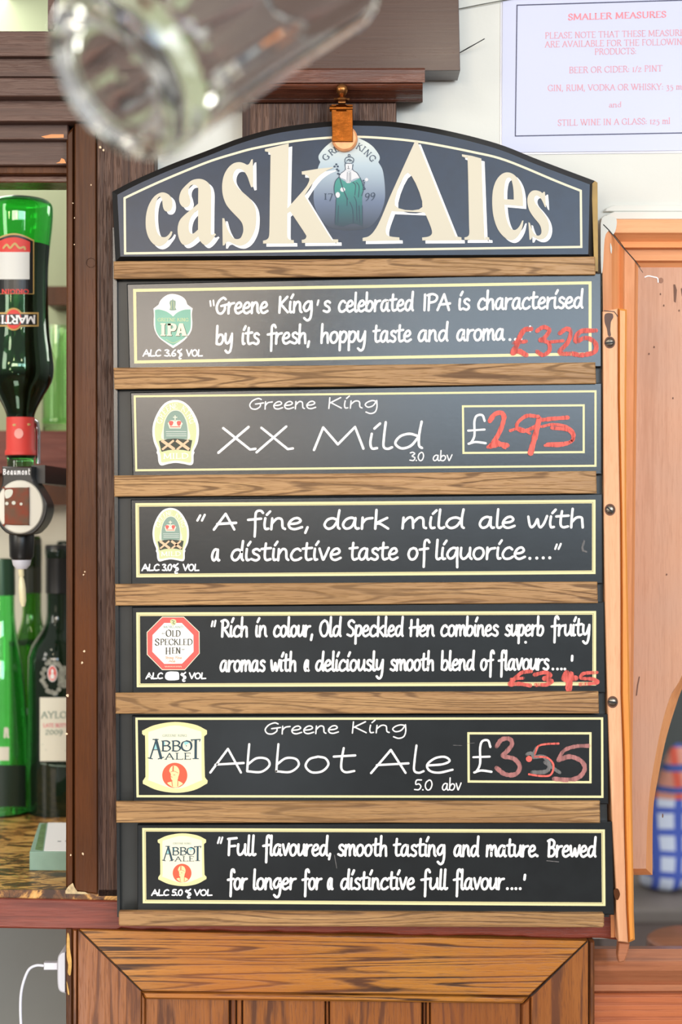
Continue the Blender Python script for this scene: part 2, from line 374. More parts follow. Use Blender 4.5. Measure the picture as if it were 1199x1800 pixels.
# ---------------------------------------------------------------- lettering
HAND = {
 'a': (10.5, "8,8.8 5.5,10 2.5,8 1,3.5 2.8,0.2 6,2 8,8.8;8,9.6 7.8,3 8.8,0.2 10,0.4"),
 'b': (9.5, "1.5,18 1.2,9 1,1;1.1,5 4,9 7.3,8.5 8.2,4.5 5.5,0.4 1,0.8"),
 'c': (9, "8,8.3 6,10 3,8.5 1,4 2.6,0.4 6,0.3 8.6,2"),
 'd': (10.5, "8.3,8 5.5,9.6 2.5,8 1,3.5 3,0.2 6,1.8 8.4,7.5;9.3,18 8.6,9 8.6,2 9.6,0.2"),
 'e': (9, "1.4,4.6 5.5,5.3 7.5,7.4 6,9.9 3.2,9 1,5 1.8,1.2 4.5,0 8.4,1.8"),
 'f': (8.5, "9,15.6 7.6,18 5.4,17 4.8,12 4.8,2 4.6,-6.5;0.8,8.6 8,9.6"),
 'g': (10, "8.2,9 5.5,10 2.5,8 1,4.5 2.8,1.2 6,3 8.2,9;8.4,10 8.6,1 7.4,-5.5 4.5,-7.5 1.6,-5.4"),
 'h': (9.3, "1.8,18 1.4,9 1.2,0;1.3,4.5 4,8.8 6.9,8.8 7.4,5 7.7,0"),
 'i': (4.2, "1.8,10 1.4,4 2,0.4 3.6,0.6;2.6,13.6 4.4,17.2"),
 'k': (9.3, "1.8,18 1.3,0;8,9.6 1.8,4.8 4,4.4 8.6,0"),
 'l': (4.2, "2,18 1.5,7 1.5,1.4 2.8,0 4.2,1"),
 'm': (13.2, "1.4,9.8 1,0;1.2,5 3.8,9.6 5.8,8.8 6.2,0.4;6.2,5 8.8,9.6 11,8.6 11.4,1.6 12.6,0.2"),
 'n': (9.6, "1.4,9.8 1,0;1.2,5 4,9.6 6.7,8.6 7.2,2 8.6,0.2"),
 'o': (9.5, "5,10 2.2,8.4 1,4 3,0.2 6.4,0.8 8.4,5 7.4,8.9 5,10"),
 'p': (9.3, "1.7,10 1.5,2 1.3,-7;1.5,6 4.2,9.8 7.4,9.2 8,5 5.5,0.6 1.6,1.2"),
 'q': (9.6, "8.2,9 5.5,10 2.5,8 1,4 2.8,0.6 6,2.4 8.2,9;8.4,10 8.2,1 8.4,-7"),
 'r': (7.6, "1.6,10 1.3,0;1.4,4.6 3.6,8.6 7.2,9.6"),
 's': (8, "7.2,8.6 5,10 2.4,8.6 3,6.2 6.2,4.2 6.8,1.6 4.4,0 1,1.2"),
 't': (8, "3.8,15.5 3.2,8 3.2,2.4 4.6,0.2 7.4,1;0.6,10 7.6,10.8"),
 'u': (9.6, "1.5,10 1.2,3.4 2.8,0.3 5.6,1.8 7.8,6;8,10 7.9,2.4 9.2,0.2"),
 'v': (8.6, "1,10 2.4,5 3.8,0.4 5.2,3 8,10.6"),
 'w': (12, "1,10 1.8,3 3,0.4 4.8,3 6.2,7.6 7,2 8.2,0.4 10,4 11.6,10.4"),
 'y': (9.6, "1.5,10 1.3,4 3,1 5.6,2.6 8,8;8.6,10 8.2,0 6.8,-6 4.2,-7.6 1.6,-5.6"),
 'A': (11, "!0,0 5.6,15 10,0;!1.6,5 10.8,6"),
 'B': (9.8, "2,15 1.6,0;0.4,14.2 4,15.6 7.8,13.6 6.8,9.4 2.2,8;2.2,8 7,7.6 8.8,4 6,0.5 1.4,0.4"),
 'C': (9.6, "9,13 6.4,15 2.4,11.6 1,5.5 3.4,0.5 9,1.8"),
 'F': (9, "2,15 1.7,0;!0.8,14.8 8.8,15.6;!1.8,8 7.6,8.6"),
 'G': (12.5, "10.6,13.4 8,15 3.6,12 1,6 2.6,1 6.4,0.2 9.6,3.6 9.9,7.6;!5.8,7 12.4,8.4"),
 'H': (10.8, "1.8,15 1.3,0;9.2,15.5 8.8,0;!0,7.6 10.8,8.8"),
 'I': (3.6, "1.9,15 1.6,0"),
 'K': (10.4, "2.2,15 1.7,0;!9.2,15 2.2,7.2;!3,7.8 9.8,0.3"),
 'L': (9.4, "2.2,15 1.4,1.4 4,0.4 9,0.8"),
 'M': (17, "!0.4,0 3.2,15 8,3.4 13.4,15 16.2,0.4"),
 'O': (11.4, "6,15 2.2,12 1,6 3.6,0.6 8,1 10.4,7 9,13 6,15"),
 'P': (9.4, "2,15 1.6,0;0.6,14.2 5,15.4 8.8,12.8 7.4,8.4 1.8,6.8"),
 'R': (10.4, "2,15 1.6,0;0.4,14.4 5,15.6 8.6,12.8 7.2,9 2,7.4;!3.4,7.8 9.8,0.2"),
 'S': (9.8, "9,13.2 6.2,15 2.6,13 3,9.8 7.4,6.8 8.4,3 5.6,0.3 1,1.6"),
 'V': (10, "!0.4,15 4.6,0.4 9.8,15"),
 'X': (15, "!1.2,14.4 12.4,0.8 14.6,1.2;!11.6,15 -0.6,-1"),
 '0': (9.4, "5.4,15 2,11.5 1,5.5 3.4,0.4 6.8,1.6 8.8,8 7.6,13.6 5.4,15"),
 '3': (9.2, "1.4,13.8 5,15 8,12.4 4.2,8.4 8.4,5.4 6.4,0.6 1,1.2"),
 '5': (9.4, "9,15 3.2,14.6 2.4,8.6 6,9.2 8.4,5.4 6,0.8 1,1"),
 '6': (9, "7,15 2.8,9.6 1,4 3.4,0.2 7.4,2 7,6 3.4,6.4 1.4,4"),
 '%': (10, "2,14 0.6,11 2.8,9.6 4.2,12.4 2,14;8.8,16.4 3,9 7.6,7.6;8,7.6 5.6,4 7.2,1 9.4,4 8,7.6;7,1 4,-1 5,-4.6 8,-4"),
 '.': (3.2, "1.4,0.6 1.6,0.7"), ',': (3.6, "2.4,1.6 1.2,-3.4"),
 "'": (3.4, "2,17 1.6,12"), '"': (6, "2.4,17.2 1.2,12.6;5,17.2 3.8,12.6"), ' ': (5, ""),
}
def glyph_paths(s):
    for st in s.split(';'):
        if not st: continue
        straight = st[0] == '!'
        pts = [tuple(float(v) for v in p.split(',')) for p in st.lstrip('!').split()]
        yield pts if straight or len(pts) < 3 else smooth(pts, False, 5)
def hand(S, txt, x0, x1, yb, yb2, xh, wd, asc=1.0, jit=0.05):
    """hand-lettered word from x0 to x1 on the baseline yb..yb2; xh = x-height in pixels"""
    adv = sum(HAND[c][0] for c in txt); tot = adv-0.8
    k = (x1-x0-wd)/tot; u = xh/10; x = 0
    for c in txt:
        for pts in glyph_paths(HAND[c][1]):
            q = []
            for gx, gy in pts:
                px = x0+wd/2+(x+gx-0.6)*k; f = (px-x0)/max(x1-x0, 1)
                gy = gy if gy < 10 else 10+(gy-10)*asc
                q.append((px+gy*0.02*u, yb+(yb2-yb)*f-gy*u))
            S.stroke(q, wd, jit=jit)
        x += HAND[c][0]
SER = {
 'A': (9, "b4.6,10 0.9,0;b4.4,10 8.2,0;-2.4,3.6 6.8,3.6"), 'B': (8, "/2,10 2,0;~2,10 5,10 6.8,8 5,5.4 2,5.2;~2,5.2 5.6,5.2 7.4,2.6 5.4,0 2,0"),
 'C': (9, "~8.2,7.6 6.8,9.6 4.4,10 1.6,8 0.9,5 1.8,1.8 4.8,0 7.2,0.6 8.4,2.6"), 'D': (9.4, "/2,10 2,0;~2,10 5.6,9.8 8.6,7.4 8.6,3 5.6,0.2 2,0"),
 'E': (7.6, "/2,10 2,0;-2,10 6.8,10 6.8,8.6;-2,5.2 5.6,5.2;-2,0 7,0 7,1.6"), 'F': (7.2, "/2,10 2,0;-2,10 6.8,10 6.8,8.6;-2,5.2 5.6,5.2"),
 'G': (9.6, "~8.2,7.8 6.8,9.6 4.4,10 1.6,8 0.9,5 1.8,1.8 4.8,0 7,0.4 8,1;/8,4.2 8,0.6"), 'H': (9.6, "/2,10 2,0;/7.8,10 7.8,0;-2,5 7.8,5"),
 'I': (4, "/2,10 2,0"), 'J': (4, "/2.4,10 2.4,1;~2.4,1 1.6,-1 0.4,-1"), 'K': (9, "/2,10 2,0;-7,10 2,4.6;b4,6 8.2,0"),
 'L': (7.4, "/2,10 2,0;-2,0 6.9,0 6.9,1.8"), 'M': (11.6, "/2,10 1.6,0;-2,10 5.8,1;-5.8,1 9.6,10;/9.6,10 10,0"), 'N': (10, "/2,10 2,0;-2,10 8,0;/8,10 8,0"),
 'O': (9.8, "~5,10 2,8.6 0.9,5 2,1.4 5,0 8,1.4 9,5 8,8.6 5,10"), 'P': (7.6, "/2,10 2,0;~2,10 5,10 7,7.6 5,5 2,4.8"), 'Q': (9.8, "~5,10 2,8.6 0.9,5 2,1.4 5,0 8,1.4 9,5 8,8.6 5,10;-5,1.5 8.8,-2"),
 'R': (8.6, "/2,10 2,0;~2,10 5,10 6.8,7.8 5,5.4 2,5.2;b4.4,5.2 7.8,0"), 'S': (7, "~6,8 4.8,9.8 2.8,10 1.4,8 2.2,6 5,4.2 6,2.2 4.8,0.2 2.6,0 1,2"),
 'T': (8.6, "/4.3,10 4.3,0;-0.6,8.4 0.6,10 8,10 8.2,8.4"), 'U': (9.6, "t2,10 2,3;~2,3 3,0.4 5.4,0 7.6,1 8,3;t8,10 8,3"), 'V': (9, "t0.9,10 4.6,0;t8.2,10 4.6,0"),
 'W': (13, "t0.9,10 4,0;-4,0 6.6,10;t5.6,10 9,0;t12,10 9,0"), 'X': (9, "/1,10 8,0;/8,10 1,0"), 'Y': (9, "t0.9,10 4.5,4.6;t8,10 4.5,4.6;b4.5,4.6 4.5,0"),
 '0': (7, "~3.5,7 1.2,5 1.2,2 3.5,0 5.8,2 5.8,5 3.5,7"), '1': (4.4, "/2.2,7 2.2,0"), '2': (6.4, "~1,5.4 3,7 5,5.4 1,0 5.8,0.3"), '3': (6.4, "~1,6 3.4,7 4.6,4.6 3,3.4 5.2,1 4,-2 1,-2.2"),
 '5': (6.4, "-5.4,7 2,7;-2,7 1.8,4;~1.8,4 4.6,3.6 5.2,0.6 3.4,-2 1,-2.2"), '7': (6.4, "-1,6.2 1,7 5.6,7;-5.6,7 2.6,-2.2"), '9': (6.6, "~5.4,4.6 3.4,2 1.2,3.6 1.8,6.4 4.4,6.8 5.6,4 4,0 1.6,-2.2"),
 ':': (3, "~1.4,1 1.5,1;~1.4,5 1.5,5"), '.': (3, "~1.4,0.5 1.5,0.5"), ',': (3, "~1.6,1 1.6,0 0.9,-1.8"), '/': (5, "-4.6,10 0.6,-1"), ' ': (4, ""),
 'a': (6.4, "~1.4,5 3.4,6.4 5,5 5,1 6,0.2;~5,3.6 2,3 1.2,1.2 2.6,0 5,1.4"), 'n': (7.2, "/1.6,6.4 1.6,0;~1.6,4.6 4,6.4 5.6,5;b5.6,5 5.6,0"), 'd': (7, "~5.2,5.4 3,6.2 1,3 3,0.2 5.2,1.2;t5.4,10 5.4,0"),
 'm': (10.4, "/1.6,6.4 1.6,0;~1.6,4.6 3.6,6.4 5.2,5;b5.2,5 5.2,0;~5.2,4.8 7.4,6.4 8.8,5;b8.8,5 8.8,0"), 'l': (3.4, "/1.7,10 1.7,0"), '"': (5, "~1.6,9.6 1,7.8;~3.4,9.6 2.8,7.8"),
}
def serif(S, txt, x0, x1, yb, yb2, h, tk, tn, rot=None, cen=None):
    tot = sum(SER[c][0] for c in txt)-1.2; k = (x1-x0)/tot; u = h/10; x = 0
    def wd(a): return tn+(tk-tn)*abs(math.sin(a-0.35))
    def T(gx, gy):
        px = x0+(x+gx-0.6)*k; f = (px-x0)/max(x1-x0, 1e-3)
        py = yb+(yb2-yb)*f-gy*u
        if rot:
            c0, s0 = math.cos(rot), math.sin(rot); dx, dy = px-cen[0], py-cen[1]
            px, py = cen[0]+dx*c0-dy*s0, cen[1]+dx*s0+dy*c0
        return (px, py)
    for c in txt:
        for st in SER[c][1].split(';'):
            if not st: continue
            kd = st[0]; pts = [tuple(float(v) for v in p.split(',')) for p in st[1:].split()]
            if kd == '~' and len(pts) > 2: pts = smooth(pts, False, 4)
            S.stroke([T(*p) for p in pts], wd if kd != '-' or abs(pts[0][1]-pts[-1][1]) > 3 else tn, caps=(kd == '~'))
            ends = {'/': (0, -1), 'b': (-1,), 't': (0,)}.get(kd, ())
            for e in ends:
                gx, gy = pts[e]; a = 1.25 if tk/h < 0.25 else 1.6
                S.stroke([T(gx-a, gy), T(gx+a, gy)], tn*1.1, caps=False)
        x += SER[c][0]
def serif_at(S, ch, cx, cy, h, wdt, ang, tk, tn):
    serif(S, ch, cx-wdt/2, cx+wdt/2, cy+h/2, cy+h/2, h, tk, tn, rot=math.radians(ang), cen=(cx, cy))
def A(ox, oy, s, sx=1, sy=None, dx=0, dy=0):
    """crop coordinates -> picture pixels"""
    sy = sy or sx
    return lambda pts: [((x*sx+dx)/s+ox, (y*sy+dy)/s+oy)+tuple(r) for x, y, *r in pts]
c_ = 1  # corner flag
# the big header letters, outlines traced as painted
LET = []
f = A(240, 320, 7.993)
LET.append((f([(370,145),(300,165),(230,225),(170,330),(137,450),(128,580),(140,690),(175,790),(235,868),(300,900),(350,895),(405,862),(455,800),(490,750),(505,700,1),(484,690,1),(455,735),(420,765),(380,775),(325,755),(287,695),(265,600),(256,480),(260,370),(275,290),(295,235),(325,207),(350,225),(362,265),(366,310),(378,370),(400,404),(428,414),(462,408),(490,380),(505,330),(503,270),(485,215),(440,168)]), []))
LET.append((f([(870,-45),(780,-25),(700,40),(630,120),(600,215),(607,290),(645,345),(690,357),(735,335),(757,280),(745,210),(727,150),(735,90),(765,48),(805,36),(845,50),(868,85,1),(866,303,1),(800,360),(700,440),(620,520),(585,600),(578,700),(598,795),(640,868),(690,885),(755,858),(820,808),(868,760,1),(890,820),(930,868),(975,885),(1025,855),(1070,805),(1100,760),(1118,738,1),(1102,720,1),(1070,738),(1050,730),(1045,690),(1047,400),(1050,170),(1042,90),(1015,20),(950,-30)]),
            [f([(866,388,1),(820,425),(765,495),(738,580),(735,660),(755,715),(800,722),(864,668,1)])]))
f = A(370, 270, 10)
LET.append((f([(745,98,1),(748,250,1),(752,585,1),(715,592,1),(690,520),(650,405),(605,330),(560,285),(510,265),(455,278),(415,330),(396,400),(402,465),(435,535),(500,618),(600,708),(700,800),(765,895),(798,1000),(806,1140),(790,1300),(740,1440),(660,1555),(560,1612),(470,1610),(390,1580),(330,1548),(280,1560),(247,1612,1),(215,1616,1),(208,1135,1),(243,1137,1),(290,1300),(350,1420),(410,1485),(470,1503),(530,1480),(568,1400),(577,1330),(562,1240),(520,1170),(450,1095),(350,990),(270,880),(220,740),(205,600),(215,470),(250,350),(320,240),(410,170),(510,150),(590,170),(640,195),(680,178),(718,105,1)]), []))
f = A(450, 240, 7.494)
LET.append((f([(118,165,1),(432,90,1),(415,945,1),(465,888,1),(640,690),(690,610),(703,565),(690,525),(655,505),(605,500,1),(603,460,1),(820,424,1),(1010,404,1),(1012,414,1),(920,455),(820,530),(720,655),(640,780,1),(975,1325),(1020,1352),(1082,1355,1),(1084,1398,1),(605,1402,1),(603,1362,1),(645,1350),(662,1322),(645,1275),(452,985,1),(414,1015,1),(412,1290,1),(420,1335),(445,1358),(498,1365,1),(500,1408,1),(93,1410,1),(93,1372,1),(145,1355),(172,1310),(178,1200,1),(192,240,1),(172,208),(118,195,1)]), []))
f = A(630, 240, 5.995)
LET.append((f([(597,50,1),(622,50,1),(1003,1000),(1030,1048),(1086,1062,1),(1088,1093,1),(674,1095,1),(672,1064,1),(735,1055),(768,1035),(776,1000),(755,930),(700,800,1),(352,786,1),(305,915),(290,985),(300,1035),(345,1054),(432,1063,1),(434,1095,1),(45,1101,1),(45,1068,1),(110,1050),(170,990),(235,870),(330,640,1)]),
            [f([(523,380),(386,725),(675,742)])]))
f = A(800, 260, 6.661)
LET.append((f([(80,74,1),(200,94,1),(308,124,1),(342,1000),(360,1036),(400,1048,1),(402,1076,1),(110,1077,1),(110,1048,1),(148,1036),(166,1000),(164,900,1),(148,170),(130,122),(82,100,1)]), []))
LET.append((f([(605,286),(540,312),(480,385),(443,500),(435,650),(450,800),(495,940),(565,1035),(640,1078),(700,1068),(750,1015),(785,940),(802,850,1),(786,850,1),(755,915),(715,956),(680,958),(640,925),(608,850),(588,760),(578,662,1),(797,682,1),(793,560),(770,440),(725,350),(672,302)]),
            [f([(574,600,1),(576,480),(590,390),(615,350),(648,352),(670,410),(684,500),(687,605,1)])]))
LET.append((f([(1052,514,1),(1060,600,1),(1065,697,1),(1052,690,1),(1022,622),(995,580),(960,556),(935,572),(928,610),(950,660),(1005,722),(1062,800),(1094,875),(1100,950),(1080,1020),(1035,1064),(980,1070),(935,1052),(910,1040),(890,1074,1),(872,1076,1),(858,870,1),(876,878,1),(895,940),(925,1000),(970,1028),(1005,1008),(1010,960),(988,895),(920,810),(865,720),(846,620),(860,550),(900,505),(950,497),(1000,512),(1022,528),(1038,514,1)]), []))
# ================================================================ THE SETTING
def slab(name, poly, Yf, Yb, mat, c=0, cp=0, parent=None, kind='structure'):
    o = Mb().prism(poly, Yf, Yb, c, cp).make(name, mat, parent)
    if kind: o['kind'] = kind
    return o
LZ = CZ-0.405                                   # top of the ledge
o = Mb().box((-2.6, -4.6, -0.05), (3.2, 3.0, 0)).make('floor', paint('floor_boards', (110, 84, 66), 0.5, var=0.3, vscale=2)); o['kind'] = 'structure'
slab('wall_back', [(250,-420),(1500,-420),(1500,470),(1128,470),(1128,480),(1072,480),(1072,1650),(250,1650)], 0.055, 0.075, M['plaster'])
slab('wall_alcove', [(-900,-500),(300,-500),(300,1405),(-900,1405)], 0.66, 0.68, M['sage'])
slab('wall_alcove_lower', [(-900,868),(300,868),(300,1405),(-900,1405)], 0.652, 0.66, M['cream_wall'])
slab('wall_far', [(700,-100),(2200,-100),(2200,2400),(700,2400)], 2.4, 2.42, M['dark_room'])
slab('wall_cavity', [(-600,1560),(300,1560),(300,2500),(-600,2500)], 0.42, 0.44, M['grey_in'])
# plaster bead above the pine frame
m = Mb()
for (ya, yb, Ya) in ((360,372,0.050),(372,386,0.046)):
    m.prism([(1066,ya+6),(1080,ya),(1500,ya),(1500,yb),(1062,yb)], Ya, 0.056, 0.001, 1.5)
m.make('trim_plaster', M['plaster'])['kind'] = 'structure'

# ---- dark timber beam across the top left (built up of boards)
beam = empty('timber_beam', 'dark moulded timber beam over the bottle alcove, top left', 'beam', P(50, 130, 0.03)); beam['kind'] = 'structure'
for i, (y0, y1, Y0, x1, nm, mt) in enumerate([(55,100,0.012,262,'beam_board','beam'),(100,136,0.020,262,'beam_board','beam'),
        (137,170,0.000,262,'beam_board','beam'),(171,214,0.016,262,'beam_board','beam'),(215,246,0.030,140,'beam_moulding','beam'),(246,291,0.040,140,'beam_board','beam'),
        (291,306,0.048,140,'beam_moulding','post'),(306,321,0.060,140,'beam_moulding','cornice')]):
    Mb().prism([(-120,y0),(x1 if i < 4 else 120,y0),(x1 if i < 4 else 120,y1),(-120,y1)], Y0, 0.10, 0.0015, 2).make(nm, M[mt], beam)
# bare chips in the paint
for pts in ([(72,240),(90,236),(112,236),(112,242),(80,243)],[(98,287),(105,284),(108,278),(113,280),(116,287)]):
    s = Sh(); s.poly(pts); flat('paint_chip', s, 0.0295, M['pine_x'], beam)
for x0, x1, y0, y1 in ((84,96,-60,52),):
    Mb().prism([(x0,y0),(x1,y0),(x1,y1),(x0,y1)], 0.02, 0.05, 0.001, 1).make('glazing_bar', M['beam'], beam)
# ---- cornice moulding and fascia
cor = empty('cornice', 'red-brown moulded cornice with a rough edge above the sign', 'moulding', P(500, 150, 0.0)); cor['kind'] = 'structure'
def hsweep(name, prof, xL, xR, mat, parent, endcap=True, slope=0.0):
    """moulding along x: prof = list of (picture y, Y)"""
    m = Mb(); n = len(prof); N = 40
    for j in range(N+1):
        x = xL+(xR-xL)*j/N
        for (y, Y) in prof: m.v.append(P(x, y+slope*(x-xL), Y)) 
    for j in range(N):
        for i in range(n):
            k = (i+1) % n; m.f.append((j*n+i, j*n+k, (j+1)*n+k, (j+1)*n+i))
    m.f.append(tuple(range(n))); m.f.append(tuple(range(N*n, N*n+n)))
    return m.make(name, mat, parent)
hsweep('cornice_top', [(136,0.09),(123,0.09),(121,-0.004),(124,-0.010),(146,-0.010),(148,-0.006)], 236, 747, M['cornice'], cor, slope=-0.003)
prof = [(148,0.09),(148,-0.007)]+[(149+ (1-math.cos(a))*13, -0.007+0.024*(1-math.cos(a))*0.5-0.004*math.sin(a)) for a in [i*math.pi/10 for i in range(1, 11)]]+[(176,0.017),(181,0.022),(181,0.09)]
hsweep('cornice_roll', prof, 236, 743, M['cornice'], cor, slope=-0.003)
fas = slab('fascia_board', [(240,-160),(803,-160),(809,124),(240,130)], 0.012, 0.05, M['fascia'], 0.001, 1)
# ---- post behind the sign top and post left of the sign
slab('pilaster', [(426,181),(697,178),(697,760),(426,760)], 0.026, 0.056, M['post_worn'], 0.001, 1.5)
post = empty('door_post', 'dark brown timber post left of the sign, standing on the ledge', 'post', P(170, 1576, 0.03)); post['kind'] = 'structure'
Mb().prism([(170,180),(272,180),(272,1576),(172,1576)], 0.026, 0.10, 0.001, 1).make('post_face', M['post_worn'], post)
Mb().prism([(131,205),(169,190),(172,1572),(131,1566)], 0.024, 0.10, 0.002, 2).make('post_board', M['post'], post)
Mb().prism([(117,236),(130,222),(130,1560),(116,1560)], 0.030, 0.10, 0.003, 3).make('post_bead', M['post'], post)
k = Mb().lathe([(0.0001,-0.004),(0.003,-0.004),(0.0045,-0.0015),(0.005,0.001)], P(160,462,0.024), (0,-1,0), 14); k.make('filled_nail_head', M['post'], post, True)
s = Sh()
for x, y, r in ((149,1005,2),(147,1010,1.6),(119,1222,3.2),(148,1145,2),(144,1165,2.2),(117,1290,2),(124,1503,1.8),(146,1501,2.2),(176,259,3),(182,264,1.8),(128,357,1.6),(131,383,1.3),(131,430,1.2),(160,325,1.2)):
    s.poly([(x+r*random.uniform(.5,1.4)*math.cos(a), y+r*random.uniform(.5,1.5)*math.sin(a)) for a in [i*math.pi/3 for i in range(6)]])
flat('paint_chip', s, 0.0236, paint('pale_chip', (226,196,160), 0.6), post)
s = Sh(); s.poly([(115,1566),(120,1558),(128,1552),(131,1560),(136,1567),(150,1568),(156,1572),(115,1571)]); flat('splintered_foot', s, 0.0232, paint('bare_wood_splinter', (206,180,136), 0.7, var=.4, vscale=300), post)
# ---- ledge with worn top
m, nt_, b = new_mat('worn_ledge_top')
v = coords(nt_, (16, 34, 20)); n1 = noise(nt_, v, 1.3, 8, 1.2, 0.7); v2 = coords(nt_, (60, 240, 100)); n2 = noise(nt_, v2, 1, 4, 0.3)
a_ = math_n(nt_, 'ADD', math_n(nt_, 'MULTIPLY', n1.outputs[0], 0.75), math_n(nt_, 'MULTIPLY', n2.outputs[0], 0.25))
nt_.links.new(ramp(nt_, a_, [(0.42, srgb((62,36,18))), (0.48, srgb((112,70,32))), (0.53, srgb((206,152,78))), (0.66, srgb((226,186,116)))]).outputs[0], b.inputs['Base Color'])
b.inputs['Roughness'].default_value = 0.38; M['worn'] = m
led = empty('ledge', 'worn timber bar ledge with a red-brown front edge', 'ledge', (-0.3, 0.2, LZ-0.036)); led['kind'] = 'structure'
m = Mb().box((-0.75, 0.026, LZ-0.034), (0.16, 0.65, LZ)); m.make('ledge_board', M['worn'], led)
pts = [(-160,1575),(205,1583),(1040,1592),(1084,1594)]+[(1092,1640),(1086,1652)]
rag = [(x, 1649-(1040-x)*0.020+random.uniform(-1.6,1.6)) for x in range(1060, 200, -18)]
Mb().prism(pts+rag+[(205,1635),(-160,1628)], 0.0225, 0.040, 0.002, 2.5).make('ledge_edge', M['red_ledge'], led)
# ---- pine frame, panel and arch to the right
fr = empty('trim_1', 'orange pine moulded frame around the arched panel, right', 'frame', P(1100, 1000, 0.04)); fr['kind'] = 'structure'
PF = [(1057,384,0.056,1074),(1058,386,0.020,1074),(1075,409,0.020,1080),(1079,413,0.024,1083),(1089,425,0.034,1090),(1096,435,0.030,1094),(1098,438,0.040,1096),(1116,458,0.042,1104),(1119,462,0.048,1107),(1131,478,0.056,1112)]
m = Mb(); N = 30
for xt, yt, Y, xb in PF:
    for j in range(N+1):
        t = j/N; m.v.append(P(xt+(xb-xt)*t, yt+(1648-yt)*t, Y))
for i in range(len(PF)-1):
    for j in range(N): m.f.append((i*(N+1)+j, i*(N+1)+j+1, (i+1)*(N+1)+j+1, (i+1)*(N+1)+j))
m.make('frame_upright', M['pine_z'], fr)
m = Mb()
for xt, yt, Y, xb in PF:
    for j in range(N+1):
        t = j/N; m.v.append(P(xt+1.5+(1420-xt)*t, yt, Y))
for i in range(len(PF)-1):
    for j in range(N): m.f.append((i*(N+1)+j, i*(N+1)+j+1, (i+1)*(N+1)+j+1, (i+1)*(N+1)+j))
m.make('frame_head', M['pine_x'], fr)
s = Sh(); s.poly(smooth([(1058,384),(1075,380),(1084,386),(1083,402),(1078,412),(1070,406),(1063,420),(1060,470),(1057,478),(1056,420)],True,3)); 
s.poly(smooth([(1073,427),(1076,436),(1075,446),(1073,440)],True,3))
flat('plaster_smear', s, 0.0192, M['plaster'], fr)
s = Sh(); s.stroke([(1061,395),(1070,404),(1080,416),(1090,429),(1097,437)], 1.8); flat('mitre_gap', s, 0.0190, M['nearblack'], fr)
s = Sh(); s.stroke([(1097,437),(1116,459),(1130,479)], 1.0); flat('mitre_joint', s, 0.030, M['nearblack'], fr)
arch = [(1424,900),(1300,985),(1242,1080),(1199,1187),(1179,1223),(1164,1272),(1151.5,1333),(1142,1395),(1137.5,1456),(1135.6,1527)]
arch = smooth(arch, False, 6)
outer = [(1424,930),(1310,1010),(1250,1110),(1203,1202),(1185,1251),(1170,1303),(1157.6,1364),(1148.4,1425),(1147,1538)]
outer = smooth(outer, False, 6)
front = [(1424,470),(1100,470),(1100,1527)]
pn = Mb().prism([(1108,470),(1424,470)]+arch+[(1108,1527)], 0.050, 0.062).make('arched_panel', M['pine_panel'], fr)
m = Mb(); n = len(arch)
def resamp(pl, n):
    L = [0]
    for i in range(1, len(pl)): L.append(L[-1]+math.dist(pl[i], pl[i-1]))
    out = []
    for k in range(n):
        t = L[-1]*k/(n-1); i = max(j for j in range(len(L)) if L[j] <= t+1e-9); i = min(i, len(pl)-2)
        f_ = (t-L[i])/(L[i+1]-L[i]); out.append((pl[i][0]+(pl[i+1][0]-pl[i][0])*f_, pl[i][1]+(pl[i+1][1]-pl[i][1])*f_))
    return out
A1 = resamp(arch, 50)+[(1108,1527)]; A2 = resamp(outer, 50)+[(1108,1538)]
for p, q in zip(A1, A2): m.v += [P(*p, 0.0500), P(*q, 0.064), P(*q, 0.078)]
for i in range(len(A1)-1):
    for k in (0, 1): m.f.append((3*i+k, 3*i+k+1, 3*i+k+4, 3*i+k+3))
m.make('arch_bevel', M['pine_z'], fr)
s = Sh(); s.disc(1162,493,4.2,5); flat('knot', s, 0.0496, paint('knot_brown', (150,104,80), 0.6), fr)
s = Sh(); s.poly([(1184,500),(1187,500),(1190,510),(1188,532),(1185,530)]); s.poly([(1197,508),(1199,506),(1206,512),(1206,524),(1199,520)])
for x, y in ((1161,517),(1167,537),(1194,546),(1141,622),(1165,1434),(1150,610),(1183,700),(1172,1010)): s.disc(x, y, 1.3, 2 if y < 1400 else 4, 8)
s.stroke([(1124,1190),(1121,1205),(1119,1222)], 2); flat('dent', s, 0.0495, paint('dent_dark', (110,76,60), 0.7), fr)
s = Sh(); s.stroke(smooth([(1134,487),(1140,485),(1150,487),(1156,489),(1157,496)],False,3), 2); flat('white_scratch', s, 0.0494, M['white'], fr)
# sill rail under the opening
sill = empty('sill', 'brown varnished sill moulding under the arched opening', 'sill', P(1150, 1700, 0.05)); sill['kind'] = 'structure'
hsweep('sill_moulding', [(1800,0.12),(1663,0.12),(1668,0.060),(1684,0.046),(1690,0.040),(1697,0.036),(1706,0.037),(1714,0.042),(1728,0.050),(1731,0.046),(1742,0.046),(1745,0.054),(1800,0.054)], 1040, 1500, M['sill'], sill)
Mb().prism([(1040,1746),(1500,1748),(1500,1990),(1040,1990)], 0.050, 0.09, 0.002, 2).make('sill_panel', wood('sill_panel_wood', (196,116,72), (180,98,60), (140,70,42), 'x', across=110, along=1, rings=30, pore=.2, rough=.4), sill)

